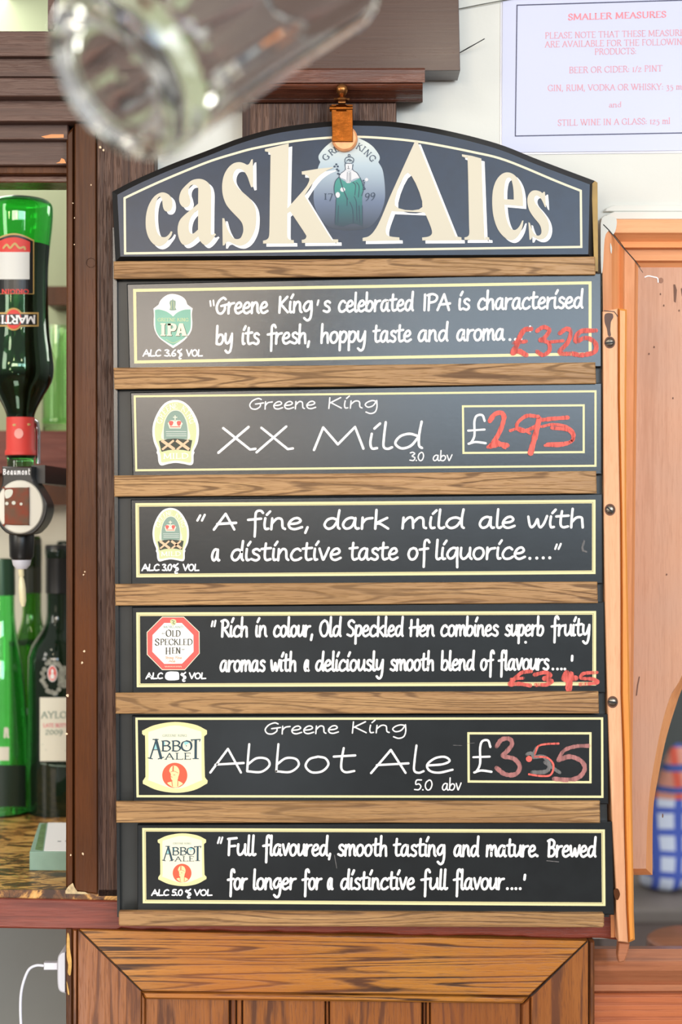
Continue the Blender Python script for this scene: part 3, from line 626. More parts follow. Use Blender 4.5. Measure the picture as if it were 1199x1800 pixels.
# ---- oak cabinet below
cab = empty('oak_cabinet', 'honey oak cabinet front with mitred frame under the sign', 'cabinet', P(590, 2700, 0.02))
Mb().prism([(140,1634),(1033,1653),(930,1750),(250,1742)], 0.019, 0.045, 0.0015, 1.2).make('top_rail', M['cab_x'], cab)
Mb().prism([(137,1634),(248,1742),(248,2700),(137,2700)], 0.019, 0.045, 0.0012, 1).make('side_stile', M['cab_z'], cab)
Mb().prism([(1034,1653),(1034,2700),(935,2700),(934,1752)], 0.019, 0.045, 0.0012, 1).make('side_stile', M['cab_z'], cab)
Mb().prism([(248,1743),(930,1751),(918,1764),(256,1756)], 0.022, 0.045, 0.003, 3).make('bead', M['cab_x'], cab)
Mb().prism([(249,1745),(254,1756),(254,2700),(249,2700)], 0.023, 0.045, 0.0015, 1.5).make('bead', M['cab_z'], cab)
Mb().prism([(917,1766),(933,1752),(933,2700),(917,2700)], 0.023, 0.045, 0.003, 3).make('bead', M['cab_z'], cab)
for x0, x1 in ((255,402),(427,571),(580,741),(757,916)):
    Mb().prism([(x0,1750),(x1,1750),(x1,2700),(x0,2700)], 0.030, 0.042, 0.0012, 1.5).make('panel_board', M['cab_z'], cab)
for x0, x1 in ((406,414),(417,425),(573,578),(744,748),(750,755)):
    Mb().prism([(x0,1750),(x1,1750),(x1,2700),(x0,2700)], 0.034, 0.042, 0.001, 1.5).make('panel_bead', M['cab_z'], cab)
Mb().prism([(255,1750),(918,1750),(918,2700),(255,2700)], 0.040, 0.044).make('panel_back', M['post'], cab)
Mb().prism([(116,1632),(126,1632),(126,2700),(118,2700)], 0.021, 0.38, 0.001, 1).make('side_panel', M['post'], cab)
Mb().prism([(127,1633),(136,1634),(136,2700),(127,2700)], 0.024, 0.045, 0.002, 2.5).make('edge_moulding', M['cab_z'], cab)
Mb().prism([(1036,1654),(1045,1655),(1045,2700),(1036,2700)], 0.021, 0.36, 0.002, 2.5).make('edge_moulding', M['cab_z'], cab)
s = Sh(); s.poly(smooth([(118,1642),(122,1645),(123,1668),(126,1690),(124,1714),(119,1710),(120,1696),(117,1680)],True,3)); s.poly(smooth([(117,1725),(120,1735),(122,1748),(119,1746)],True,3))
flat('bare_patch', s, 0.0205, paint('bare_oak', (214,164,86), .6, var=.3, vscale=200), cab)
s = Sh(); s.stroke([(142,1638),(196,1690),(247,1741)], 1.1); s.stroke([(1033,1655),(985,1702),(934,1751)], 1.3); flat('mitre_joint', s, 0.0186, M['nearblack'], cab)

# ================================================================ THE SIGN
sign = empty('ale_board', 'tall black-and-oak pub board headed cask Ales in cream letters', 'sign board', P(630, 1628, 0.008))
TOP = smooth([(197,337,1),(240,315),(300,289),(361,266),(424,242),(493,224),(585,213),(640,212),(699,215),(778,228),(873,252),(950,282),(1046,318,1)], False, 6)
Mb().prism([(206,482),(1048,478),(1050,640),(1058,640),(1060,1060),(1071,1612),(208,1610)], 0.0095, 0.018).make('backing_panel', M['backing'], sign)
Mb().prism([(198,400),(205,400),(211,1612),(206,1612)], 0.0035, 0.018).make('side_channel', M['board'], sign)
ho = TOP+[(1043,456,1),(203,460,1)]; ho = [(p[0], p[1]) for p in ho]
hd = Mb().prism(ho, -0.0025, 0.016, 0.006, 9).make('header_panel', M['black'], sign)
Mb().prism(inset(ho, 9), -0.003, -0.002).make('header_face', M['head'], sign)
Mb().prism([(1040,324),(1046,318),(1050.5,321),(1051.5,477),(1045,477)], 0.0005, 0.020).make('header_side_edge', paint('ochre_edge', (176,140,66), .5, var=.3, vscale=40), sign)
ln = smooth([(217,347,1),(240,336),(277,319),(324,299),(370,281),(412,268),(450,258),(517,246),(578,240),(629,238.5),(690,242),(747,249),(830,265),(890,280),(980,317),(1023,334,1)], False, 6)+[(1024,436),(218,447.5)]
s = Sh(); s.ring(ln, 4); flat('border_line', s, -0.0032, M['cream'], sign)
# crest printed behind the letters
f = A(540, 180, 7.993)
m, nt_, b = new_mat('crest_fade'); t_ = nt_.nodes.new('ShaderNodeTexCoord'); sp_ = nt_.nodes.new('ShaderNodeSeparateXYZ'); nt_.links.new(t_.outputs['Object'], sp_.inputs[0])
zt = P(0,250).z-P(0,1628).z; zb = P(0,405).z-P(0,1628).z
def fade(nt_, b, sp_, stops):
    q = nt_.nodes.new('ShaderNodeMapRange'); q.inputs[1].default_value = zb; q.inputs[2].default_value = zt
    nt_.links.new(sp_.outputs[2], q.inputs[0]); nt_.links.new(ramp(nt_, q.outputs[0], stops).outputs[0], b.inputs['Base Color'])
fade(nt_, b, sp_, [(0.02, srgb((36,46,60))), (0.35, srgb((96,110,136))), (0.75, srgb((168,184,194))), (1.0, srgb((200,208,204)))]); b.inputs['Roughness'].default_value = .45
M['crest'] = m
s = Sh(); s.poly([(x, y) for x, y in smooth(f([(560,470),(400,520),(260,620),(170,730),(162,790),(185,838,1),(150,930),(105,1150),(90,1350),(120,1500),(200,1650),(330,1760),(590,1800),(850,1760),(985,1640),(1055,1500),(1093,1350),(1090,1150),(1060,950),(1000,840,1),(1020,790),(1000,720),(900,600),(740,510)]), True, 5)])
cr_ = flat('crest', s, -0.0031, M['crest'], sign)
m, nt_, b = new_mat('crest_robe'); t_ = nt_.nodes.new('ShaderNodeTexCoord'); sp_ = nt_.nodes.new('ShaderNodeSeparateXYZ'); nt_.links.new(t_.outputs['Object'], sp_.inputs[0])
fade(nt_, b, sp_, [(0.05, srgb((40,56,70))), (0.30, srgb((44,100,106))), (0.48, srgb((50,132,124))), (1.0, srgb((86,160,150)))]); M['robe'] = m
M['ink'] = paint('crest_ink', (44,62,84), .5); M['teal'] = paint('crest_teal', (96,150,148), .5); M['pale'] = paint('crest_pale', (206,206,210), .5)
s = Sh(); s.poly(smooth(f([(440,1050,1),(400,1100),(378,1180),(380,1280),(410,1350),(395,1500),(390,1720,1),(500,1745),(640,1700),(780,1740,1),(775,1450),(775,1330),(790,1220),(770,1120),(745,1060,1),(620,1120),(550,1120)]), True, 4)); flat('king_robe', s, -0.0033, M['robe'], cr_)
s = Sh(); s.poly(smooth(f([(475,995,1),(535,945),(590,975),(640,945),(700,990),(740,1060,1),(680,1068),(620,1100),(605,1130),(552,1130),(540,1090),(500,1070),(445,1050,1)]), True, 4)); s.disc(*f([(586,905)])[0], 6, 7.6)
s.disc(*f([(430,1300)])[0], 4, 5); s.disc(*f([(500,1225)])[0], 4.4, 4)
s.disc(*f([(835,1085)])[0], 3, 3); flat('king_cape', s, -0.0035, M['pale'], cr_)
s = Sh(); 
def outl(pts, wd, cl=False, sm=4):
    q = smooth(f(pts), False, sm)
    if cl: q.append(q[0])
    s.stroke(q, wd)
outl([(475,995),(535,945),(530,870),(545,850)],1.1); outl([(740,1055),(700,990),(640,945),(645,870)],1.1)
outl([(445,1050),(400,1100),(378,1190),(385,1280),(412,1345)],1.2); outl([(745,1060),(775,1130),(790,1230),(765,1310)],1.2)
outl([(530,800),(540,850),(635,850),(655,800),(625,770),(590,765),(550,775),(530,800)],1.3); outl([(585,765),(575,740),(590,730),(605,745),(592,765)],1.2)
outl([(560,820),(580,800),(600,825),(615,810)],1.2); outl([(550,830),(590,795),(640,830)],.9)
for a_ in ((385,900),(410,870),(430,900),(420,940),(440,960),(435,1000),(455,1010)): s.disc(*f([a_])[0], 2.0, 1.8, 8)
outl([(450,1030),(490,1170),(540,1300),(570,1360)],1.3); outl([(520,1250),(560,1350),(560,1450)],1.0); outl([(660,1320),(690,1400),(700,1650)],.9); outl([(600,1400),(640,1500),(650,1690)],.9)
outl([(730,1450),(740,1690)],.9); outl([(440,1450),(430,1700)],.9); outl([(640,1120),(680,1160),(670,1300)],1.0); outl([(690,1120),(730,1180),(720,1330)],1.0); outl([(565,980),(560,1120)],.7); outl([(590,985),(590,1125)],.7); outl([(610,980),(612,1110)],.7)
for a_ in ((790,1100),(800,1130),(795,1160),(800,1190),(790,1220),(810,1215)): s.disc(*f([a_])[0], 1.6, 1.6, 8)
outl([(575,890),(582,915),(570,930),(600,932)],.7); outl([(390,1700),(400,1500),(405,1360)],1.0); outl([(780,1700),(775,1450)],1.0)
flat('king_outline', s, -0.0037, M['ink'], cr_)
s = Sh()
for ch, x, y, a_, h_ in (('G',262,768,-52,84),('R',345,695,-38,84),('E',408,655,-28,80),('K',735,622,30,84),('I',792,655,38,84),('N',850,712,46,84),('G',918,782,56,84)):
    px, py = f([(x,y)])[0]; serif_at(s, ch, px, py, h_/7.993, SER[ch][0]*1.0, a_, 1.7, .7)
for t, x0, x1, y0, y1 in (('17',238,358,1362,1362),('99',815,955,1358,1345)):
    (a0, b0), (a1, b1) = f([(x0,y0),(x1,y1)]); serif(s, t, a0, a1, b0, b1, 14 if t == '17' else 14, 1.8, .8)
flat('crest_lettering', s, -0.0036, M['ink'], cr_)
# cream letters, each with its white drop copy
for k_, (o_, hs) in enumerate(LET):
    dx, dy = ((6,5.5),(6,5.5),(6,5.5),(6,5.4),(5.8,5.4),(5.7,5.3),(5.6,5),(5.6,5))[k_]
    O = smooth(o_, True, 5); H = [smooth(h_, True, 5) for h_ in hs]
    s = Sh(); s.poly(O, H); s.xf(lambda x, y: (x+dx, y+dy)); w1 = flat('letter_shadow', s, -0.0034, M['white'], sign)
    s = Sh(); s.poly(O, H); flat('letter', s, -0.0038, M['cream_letter'] if 'cream_letter' in M else M.setdefault('cream_letter', paint('cream_letter_paint', (202,194,174), .5)), sign)
# oak rails
for q in ([(199.5,459.5),(1046,451),(1047,483),(200,490)],[(199.5,646.5),(1046.5,637),(1048,674.5),(201,684)],[(200.5,836),(1048,828),(1049,867.5),(201,873)],
          [(202,1026.5),(1050,1022.5),(1051,1060),(203,1064.5)],[(203,1218),(1052,1215.5),(1053,1254),(203.5,1254.5)],[(204,1409),(1054.5,1408),(1055,1446.5),(204.5,1446)],
          [(208.8,1603),(211,1601),(1060,1604.5),(1062,1607),(1062,1627),(1059,1630),(211,1627.5),(208.8,1625)]):
    Mb().prism(q, -0.0055, -0.0004, 0.0009, 1.4).prism(inset(q, 11), -0.001, 0.0095).make('rail', M['oak_x'], sign)

def strip(label, bq, lq, th, double=False):
    cx = sum(p[0] for p in bq)/4; by = max(p[1] for p in bq)
    e = empty('ale_strip', label, 'sign strip', P(cx, by, 0.004), 'slide-in strips of the ale board')
    Mb().prism(bq, 0.0, 0.0085, 0.0008, 1.6).make('strip_board', M['board'], e)
    s = Sh(); s.ring(lq, th)
    o = flat('border_line', s, -0.0002, M['line'], e)
    if double:
        s = Sh(); s.ring(inset(lq, th*0.66), 0.9); flat('inner_line', s, -0.00035, paint('ochre_line', (150,140,96), .5) if 'ochl' not in M else M['ochl'], o)
    return e
M['ochl'] = paint('ochre_line', (170,160,112), .5)
def words(e, lines, name='lettering', mat='chalkw', Y=-0.0004, jit=0.05):
    s = Sh()
    for L in lines:
        (X0, B0), (X1, B1), xh, wd, asc = L[0]
        for t, x0, x1 in L[1:]:
            f0 = (x0-X0)/(X1-X0); f1 = (x1-X0)/(X1-X0)
            hand(s, t, x0, x1, B0+(B1-B0)*f0, B0+(B1-B0)*f1, xh, wd, asc, jit)
    return flat(name, s, Y, M[mat], e)
def dots(s, pts, r):
    for x, y in pts: s.disc(x, y, r, r, 10)
def chalkmat(name, col, lo=0.35, hi=0.62, mx=0.95, scale=(300,300,60)):
    m, nt, b = new_mat(name); b.inputs['Base Color'].default_value = srgb(col); b.inputs['Roughness'].default_value = .8
    n = noise(nt, coords(nt, scale), 1.0, 4, .5)
    r = ramp(nt, n.outputs[0], [(lo, (0.15,0.15,0.15,1)), (hi, (mx,mx,mx,1))]); nt.links.new(r.outputs[0], b.inputs['Alpha']); return m
M['redchalk'] = chalkmat('red_chalk', (236,108,96), .30, .5, .97)
M['redsmear'] = chalkmat('smeared_red_chalk', (232,108,98), .34, .6, .88)
M['pinkchalk'] = chalkmat('faded_pink_chalk', (206,140,136), .3, .75, .72)
M['greychalk'] = chalkmat('grey_chalk', (150,146,144), .3, .8, .6)
def chalk(e, name, mat, strokes, Y=-0.0009, jit=0.12):
    s = Sh()
    for wd, pts in strokes: s.stroke(smooth(pts, False, 6), wd, jit=jit)
    return flat(name, s, Y, M[mat], e)

def alc(e, x0, x1, yb, h, num, pos):
    (a0,a1),(n0,n1),(p0,p1),(v0,v1) = pos; s = Sh(); u = h/15*10; wd = 2.5
    hand(s, 'ALC', a0, a1, yb, yb, u, wd); 
    if num: hand(s, num, n0, n1, yb, yb, u, wd)
    else:
        s.poly(smooth([(n0,yb-3),(n0+2,yb-10),(n0+8,yb-12.5),(n1-8,yb-12.5),(n1-1,yb-11),(n1,yb-2),(n1-2,yb+2),(n0+8,yb+3),(n0+2,yb+1)],True,4))
    hand(s, '%', p0, p1, yb+1, yb+1, u*1.1, wd); hand(s, 'VOL', v0, v1, yb, yb, u, wd)
    flat('strength_lettering', s, -0.0004, M['white'], e)

# ---- strip 1
e1 = strip('top black strip with a teal shield badge and smeared red chalk 3-25', [(223,499),(1057,480),(1057.5,645),(227,648)], [(234,508),(1040,494.5),(1040,624.5),(236,639)], 5.2, False)
words(e1, [[((378,551.5),(1027,541),19,4.3,.92),("Greene",378,473),("King",487,552),("s",566,583),("celebrated",593,729),("IPA",742,793),("is",804,828),("characterised",838,1027)],
           [((378,606),(906,597),19,4.3,.92),("by",378,411),("its",423,458),("fresh,",468,547),("hoppy",562,645),("taste",654,725),("and",733,790),("aroma",801,889)]])
s = Sh(); s.stroke([(369.5,529),(370.5,538)],3); s.stroke([(375,528),(376,537)],3); s.stroke([(560,528),(558,536)],3.4); s.stroke([(932,574),(932,582)],4); dots(s,[(896.5,597),(906,596.5),(916,596)],2.6); flat('punctuation', s, -0.0004, M['chalkw'], e1)
alc(e1, 251, 357, 626, 11, '3.6', ((251,284),(288,311),(311,321),(327,357)))
chalk(e1, 'chalk_price', 'redsmear', [(9,[(934,578),(922,580),(914,592),(908,608),(901,620),(912,617),(925,624)]),(7,[(903,603),(925,600)]),
    (7.5,[(944,582),(955,575),(966,580),(958,593),(950,598),(964,602),(966,616),(955,624),(944,618)]),(6,[(968,601),(990,599)]),
    (8,[(984,586),(996,578),(1004,584),(998,602),(984,620),(1010,622)]),(8,[(1048,581),(1020,583),(1012,600),(1030,594),(1046,602),(1046,618),(1024,624),(1008,622)])])
# ---- strip 2
e2 = strip('second strip from the top, oval crown badge, bright red chalk price 2.95', [(229,690),(1058,673),(1058,834),(233,837)], [(235,695),(1048.7,686),(1048.7,820.5),(237.7,828.5)], 3.6)
words(e2, [[((437,719.5),(667,717),13,2.3,.9),("Greene",437,557),("King",574,667)],[((387,793),(748,789),28,4.3,1.0),("X",387,452),("X",454,518)],[((551,791),(748,788),27,4.3,.92),("Mild",551,748)],[((719,810),(796,810),10,2.1,1),("3.0",719,746),("abv",760,796)]])
s = Sh(); s.ring([(812,712.5),(1028,710.7),(1028,796.5),(813,798)], 3.6)
flat('price_box', s, -0.00025, M['line'], e2)
PND = [(852,740),(848,730),(838,731),(834,742),(834,766),(828,778),(824,780),(836,777),(854,779)]
chalk(e2, 'pound_sign', 'chalkw', [(4,PND),(3.6,[(823,757),(852,755)])], -0.0004, .05)
chalk(e2, 'chalk_price', 'redchalk', [(8.5,[(861,740),(870,728),(882,726),(886,736),(878,760),(864,784)]),(8,[(862,785),(880,781),(892,783)]),(6,[(858,786),(872,776),(888,787)]),
   (6.5,[(944,732),(926,731),(911,742),(909,752),(920,758),(940,750),(948,738),(946,732)]),(10,[(948,736),(942,762),(936,784),(933,796)]),(5,[(897,757),(914,753),(932,762)]),
   (7,[(998,734),(972,736),(954,738)]),(5,[(952,750),(972,746),(996,750),(1009,762),(1004,776),(986,783),(958,783)]),(6,[(970,752),(998,756),(1008,768),(1000,778),(962,781)])])
# ---- strip 3
e3 = strip('strip with a small oval crown badge reading a fine, dark mild ale', [(230,878),(1059,868),(1059.5,1026),(231,1029)], [(238,884.4),(1047,878.4),(1047,1009),(239.6,1015)], 6.2, True)
words(e3, [[((376,931),(1031,927),19.5,4.4,.85),("A",376,417),("fine,",433,546),("dark",567,686),("mild",704,820),("ale",840,908),("with",925,1031)],
           [((370,985.5),(966,982),20,4.4,.88),("a",370,388),("distinctive",404,602),("taste",612,702),("of",715,755),("liquorice",763,926)]])
s = Sh(); s.stroke([(352,906),(347,915)],4); s.stroke([(360,905),(355,915)],4); s.stroke([(979,957),(976,965)],3.6); s.stroke([(986,956),(982,965)],3.6); dots(s,[(931.5,981.5),(943.7,981),(955,980.7),(966.5,980.5)],2.8); flat('punctuation', s, -0.0004, M['chalkw'], e3)
alc(e3, 249, 351, 1003, 11, '3.0', ((249,281),(284,303),(303,315),(321,351)))
chalk(e3, 'stray_mark', 'greychalk', [(4,[(1027,951),(1024,962),(1025,968)]),(3,[(1025,968),(1031,970)])])
# ---- strip 4
e4 = strip('strip with a red octagonal badge and smeared red chalk 345', [(232,1067),(1062,1058),(1064,1218),(233,1221)], [(239.5,1076.5),(1048,1074),(1048,1205),(240.4,1208)], 6.4, True)
words(e4, [[((387,1119),(1039,1117),18.5,4.3,1.02),("Rich",387,438),("in",447,472),("colour,",479,552),("Old",560,602),("Speckled",608,711),("Hen",719,766),("combines",773,878),("superb",886,958),("fruity",967,1039)],
           [((385,1180),(967,1177),18.5,4.3,1.02),("aromas",385,468),("with",474,523),("a",533,545),("deliciously",553,676),("smooth",684,765),("blend",774,836),("of",843,869),("flavours",874,967)]])
s = Sh(); s.stroke([(374,1092),(372,1101)],3.4); s.stroke([(379,1091),(377,1101)],3.4); s.stroke([(1006,1153),(1005.5,1161)],4.6); dots(s,[(972,1176),(980,1176),(987,1176),(993,1176),(924,1129)],2.5); flat('punctuation', s, -0.0004, M['chalkw'], e4)
alc(e4, 256, 363, 1193, 10, None, ((256,287),(290,315),(317,328),(332,363)))
chalk(e4, 'chalk_price', 'redsmear', [(7,[(934,1180),(918,1182),(906,1192),(896,1203),(912,1202),(932,1205)]),(5,[(898,1194),(920,1192)]),(7,[(940,1186),(958,1182),(968,1187),(956,1193),(970,1197),(962,1203),(942,1204)]),
   (9,[(996,1182),(992,1194),(1012,1192)]),(12,[(1003,1186),(1001,1200),(1000,1210)]),(6,[(1050,1182),(1026,1184),(1022,1192),(1044,1194),(1050,1200),(1020,1203)])])
# ---- strip 5
e5 = strip('strip with a large cream badge and faded pink chalk price 3.55 in a box', [(232,1258),(1068,1255.5),(1069.5,1413.5),(234,1410)], [(238,1261.4),(1060.5,1261),(1061,1402.6),(240,1401.6)], 4)
words(e5, [[((464,1290.5),(718,1287.5),13.5,2.4,.92),("Greene",464,597),("King",615,718)],[((371,1358),(627,1358),28,3.9,.98),("Abbot",371,627)],[((654,1359),(800,1358),28,3.9,.9),("Ale",654,800)],[((727,1389),(812,1389),12,2.3,1),("5.0",727,761),("abv",776,812)]])
s = Sh(); s.ring([(821.5,1287),(1040,1287),(1040,1377),(822,1375.7)], 4); flat('price_box', s, -0.00025, M['line'], e5)
chalk(e5, 'pound_sign', 'chalkw', [(4,[(x+10, y+575+(y-757)*0.12) for x, y in PND]),(3.6,[(832,1331),(861,1330)])], -0.0004, .05)
chalk(e5, 'chalk_price', 'pinkchalk', [(8,[(873,1312),(882,1300),(896,1299),(900,1309),(890,1322),(884,1329),(904,1334),(914,1348),(906,1361),(888,1361),(873,1350)])])
chalk(e5, 'chalk_price', 'redchalk', [(3.4,[(982,1307),(960,1308),(946,1312),(940,1326)]),(3.4,[(940,1330),(962,1332),(973,1345),(968,1362),(950,1364),(930,1361)]),(9,[(930,1334),(931,1337)])])
chalk(e5, 'chalk_smudge', 'greychalk', [(7,[(944,1314),(938,1330),(956,1330),(966,1344),(960,1356),(936,1358)]),(6,[(926,1326),(934,1324),(938,1332)]),(6,[(958,1340),(972,1350),(984,1358)])], -0.0008)
chalk(e5, 'chalk_price', 'pinkchalk', [(7,[(1035,1311),(1012,1312),(992,1319),(982,1334)]),(8,[(982,1336),(1002,1330),(1022,1338),(1028,1352),(1018,1366),(1000,1371),(974,1369)])])
s = Sh(); s.stroke([(797,1310),(812,1310.5)], 1.2); s.stroke([(821,1307),(834,1306)],1); flat('scratch', s, -0.0004, M['greychalk'], e5)
# ---- strip 6
e6 = strip('bottom strip pushed furthest right, with a small cream badge, reading full flavoured', [(241.5,1449.5),(1075.6,1444.5),(1079.7,1608),(241.5,1604)], [(250,1455.5),(1063.4,1458),(1064.5,1592.6),(251,1587.8)], 6.2, True)
words(e6, [[((398,1503),(1050,1506),19,4.4,1.02),("Full",398,451),("flavoured,",460,584),("smooth",592,683),("tasting",690,785),("and",796,844),("mature.",853,949),("Brewed",961,1050)],
           [((398,1563),(888,1563),19,4.4,1.02),("for",398,436),("longer",443,522),("for",529,567),("a",574,587),("distinctive",597,731),("full",738,788),("flavour",795,888)]])
s = Sh(); s.stroke([(386,1472),(383,1482)],3.4); s.stroke([(391,1472),(388,1482)],3.4); s.stroke([(923,1538),(922,1546)],4.6); dots(s,[(892,1562),(900,1562),(907,1562),(914.5,1562)],2.7); flat('punctuation', s, -0.0004, M['chalkw'], e6)
alc(e6, 266, 374, 1574, 10, '5.0', ((266,298),(301,322),(325,337),(341,374)))
chalk(e6, 'chalk_smudge', 'greychalk', [(1.6,[(961,1513),(972,1514),(982,1515)]),(1.4,[(588,1503),(590,1515),(592,1526)])])

# ---------------------------------------------------------------- badges
M['b_white'] = paint('badge_white', (246,242,234), .45); M['b_cream'] = paint('badge_cream', (240,232,204), .45); M['b_creamd'] = paint('badge_cream_edge', (232,220,160), .45)
M['b_teal'] = paint('badge_teal', (134,188,166), .45, var=.14, vscale=40); M['b_olive'] = paint('badge_olive', (206,210,156), .45); M['b_grey'] = paint('badge_grey_green', (134,156,142), .45)
M['b_dark'] = paint('badge_dark', (58,62,48), .5); M['b_red'] = paint('badge_red', (236,92,84), .45); M['b_peach'] = paint('badge_peach', (236,188,150), .45)
M['b_orange'] = paint('badge_orange_red', (238,92,62), .45); M['b_navy'] = paint('badge_navy', (38,66,78), .5); M['b_blue'] = paint('badge_light_teal', (150,206,206), .5); M['b_ink'] = paint('badge_ink', (60,56,40), .5)
M['b_script'] = paint('badge_script', (226,160,120), .5)
def shape(f, pts, n=5): return smooth(f(pts), True, n)
# shield
f = A(220, 490, 7.494); s = Sh()
s.poly(shape(f, [(620,200),(540,220),(470,280),(437,345,1),(372,393,1),(380,470),(378,600),(395,690),(450,780),(540,850),(632,915,1),(730,850),(810,780),(870,690),(885,600),(880,470),(890,390,1),(820,340,1),(790,270),(720,220)]))
bd = flat('badge', s, -0.0004, M['b_white'], e1)
s = Sh(); s.poly(shape(f, [(392,410,1),(450,405),(540,430),(600,468),(632,497,1),(680,450),(760,412),(862,402,1),(866,600),(848,690),(790,770),(720,822),(632,880,1),(540,828),(460,770),(410,690),(397,600)])); flat('badge_field', s, -0.0005, M['b_teal'], bd)
s = Sh(); (x0,y0),(x1,y1) = f([(430,560),(832,560)]); serif(s,'GREENE KING',x0,x1,y0,y1,5.6,.9,.5); flat('badge_lettering', s, -0.0006, M['b_olive'], bd)
for dx, mt, YY in ((1.1,'b_ink',-0.0006),(0,'b_cream',-0.0007)):
    s = Sh()
    for x0, x1 in ((478,520),(560,602)): s.poly([(p[0]+dx,p[1]+dx*.8) for p in f([(x0,590),(x1,590),(x1,748),(x0,748)])])
    for xa, xb, ya, yb in ((466,532,586,604),(466,532,736,752),(548,614,736,752)): s.poly([(p[0]+dx,p[1]+dx*.8) for p in f([(xa,ya),(xb,ya),(xb,yb),(xa,yb)])])
    s.k = 1
    s.poly([(p[0]+dx,p[1]+dx*.8) for p in shape(f, [(555,590,1),(620,588),(668,605),(678,645),(655,685),(602,692,1),(602,660,1),(626,655),(636,640),(626,618),(602,615,1),(555,615,1)])])
    s.k = 2
    s.poly([(p[0]+dx,p[1]+dx*.8) for p in f([(712,588),(762,588),(808,735),(822,752),(745,752),(752,736),(745,715),(718,715),(712,736),(722,752),(660,752),(672,736)])], [[(p[0]+dx,p[1]+dx*.8) for p in f([(733,640),(742,690),(724,690)])]])
    flat('badge_letters', s, YY, M[mt], bd)
s = Sh(); s.poly(shape(f, [(628,262),(640,285),(662,290),(666,330),(662,380),(672,412),(590,414),(596,370),(585,320),(596,288),(618,282)])); flat('badge_king', s, -0.0005, M['b_grey'], bd)
s = Sh(); s.stroke(f([(612,300),(606,400)]),.8); s.stroke(f([(640,300),(648,400)]),.8); s.stroke(smooth(f([(540,800),(630,845),(730,805)]),False,4),.8); flat('badge_detail', s, -0.0006, M['b_olive'], bd)
# ovals with crown
def oval(e, sx, sy, ox, oy):
    f = lambda pts: [((x-303)*sx/7.993+ox, (y-183)*sy/7.993+oy)+tuple(r) for x, y, *r in pts]
    k = (sx+sy)/2
    s = Sh(); s.poly(shape(f, [(630,183),(500,215),(400,320),(325,480),(303,620),(320,760),(362,870),(368,900),(362,925),(378,960),(390,1060),(430,1105),(530,1082),(630,1068),(740,1082),(840,1100),(878,1065),(882,960),(895,920),(888,895),(940,780),(958,620),(935,470),(850,310),(750,215)]))
    bd = flat('badge', s, -0.0004, M['b_white'], e)
    s = Sh(); s.poly(shape(f, [(630,215),(510,248),(425,345),(355,490),(336,620),(352,750),(400,860),(400,905),(418,960),(425,1040),(445,1062),(530,1050),(630,1036),(740,1050),(825,1066),(850,1040),(850,955),(858,890),(905,770),(922,620),(900,485),(825,340),(740,245)])); flat('badge_rim', s, -0.0005, M['b_olive'], bd)
    s = Sh(); s.poly(shape(f, [(632,318),(545,350),(480,450),(452,580),(452,740),(810,740),(808,580),(780,450),(715,350)])); flat('badge_oval_edge', s, -0.00055, M['b_cream'], bd)
    s = Sh(); s.poly(shape(f, [(632,332),(552,362),(490,458),(464,585),(464,735,1),(796,735,1),(796,585),(768,458),(708,362)])); flat('badge_oval', s, -0.0006, M['b_grey'], bd)
    s = Sh(); s.poly(f([(395,762),(510,735),(620,725),(740,735),(862,750),(832,903),(730,886),(620,880),(520,890),(432,912)])); flat('badge_band', s, -0.0007, M['b_dark'], bd)
    for cx in (522, 728):
        s = Sh(); s.stroke(f([(cx-88,752),(cx+92,880)]), 5.2*k, caps=False); s.stroke(f([(cx+82,752),(cx-82,882)]), 3.6*k, caps=False); flat('band_cross', s, -0.0008, M['b_peach'], bd)
    s = Sh(); s.poly(f([(545,585),(530,540),(520,510),(560,470),(610,470),(622,490),(635,470),(690,470),(728,515),(712,545),(700,585)])); s.stroke(f([(622,470),(622,405)]),1.6*k); s.stroke(f([(598,428),(648,428)]),1.6*k); flat('badge_crown', s, -0.0007, M['b_cream'], bd)
    s = Sh()
    for a in (565, 675): s.poly(shape(f, [(a-28,490),(a,478),(a+32,490),(a+28,520),(a+12,545),(a-12,545),(a-26,520)]))
    s.stroke(f([(550,562),(698,562)]), 1.6*k, caps=False)
    flat('crown_velvet', s, -0.0008, M['b_red'], bd)
    s = Sh(); x0, y0 = f([(458,1010)])[0]; x1, y1 = f([(800,1005)])[0]; serif(s, 'MILD', x0, x1, y0, y1, 9*k, 2.0*k, .9*k)
    T = 'GREENE KING'; 
    for i, ch in enumerate(T):
        a = math.radians(-158+13.6*i); px, py = f([(632+245*math.cos(a), 610+340*math.sin(a))])[0]
        if ch != ' ': serif_at(s, ch, px, py, 8.5*k, SER[ch][0]*.78*k, -68+13.6*i, 1.3*k, .6*k)
    for yy in (628, 660, 688): 
        q = f([(480+(660-yy)*.4 if yy < 660 else 500, yy),(780,yy)]); s.stroke(q, .6*k)
    flat('badge_lettering', s, -0.0007, M['b_white'], bd)
oval(e2, 1, 1, 267.9, 702.9)
oval(e3, .782, .816, 268.2, 892.9)
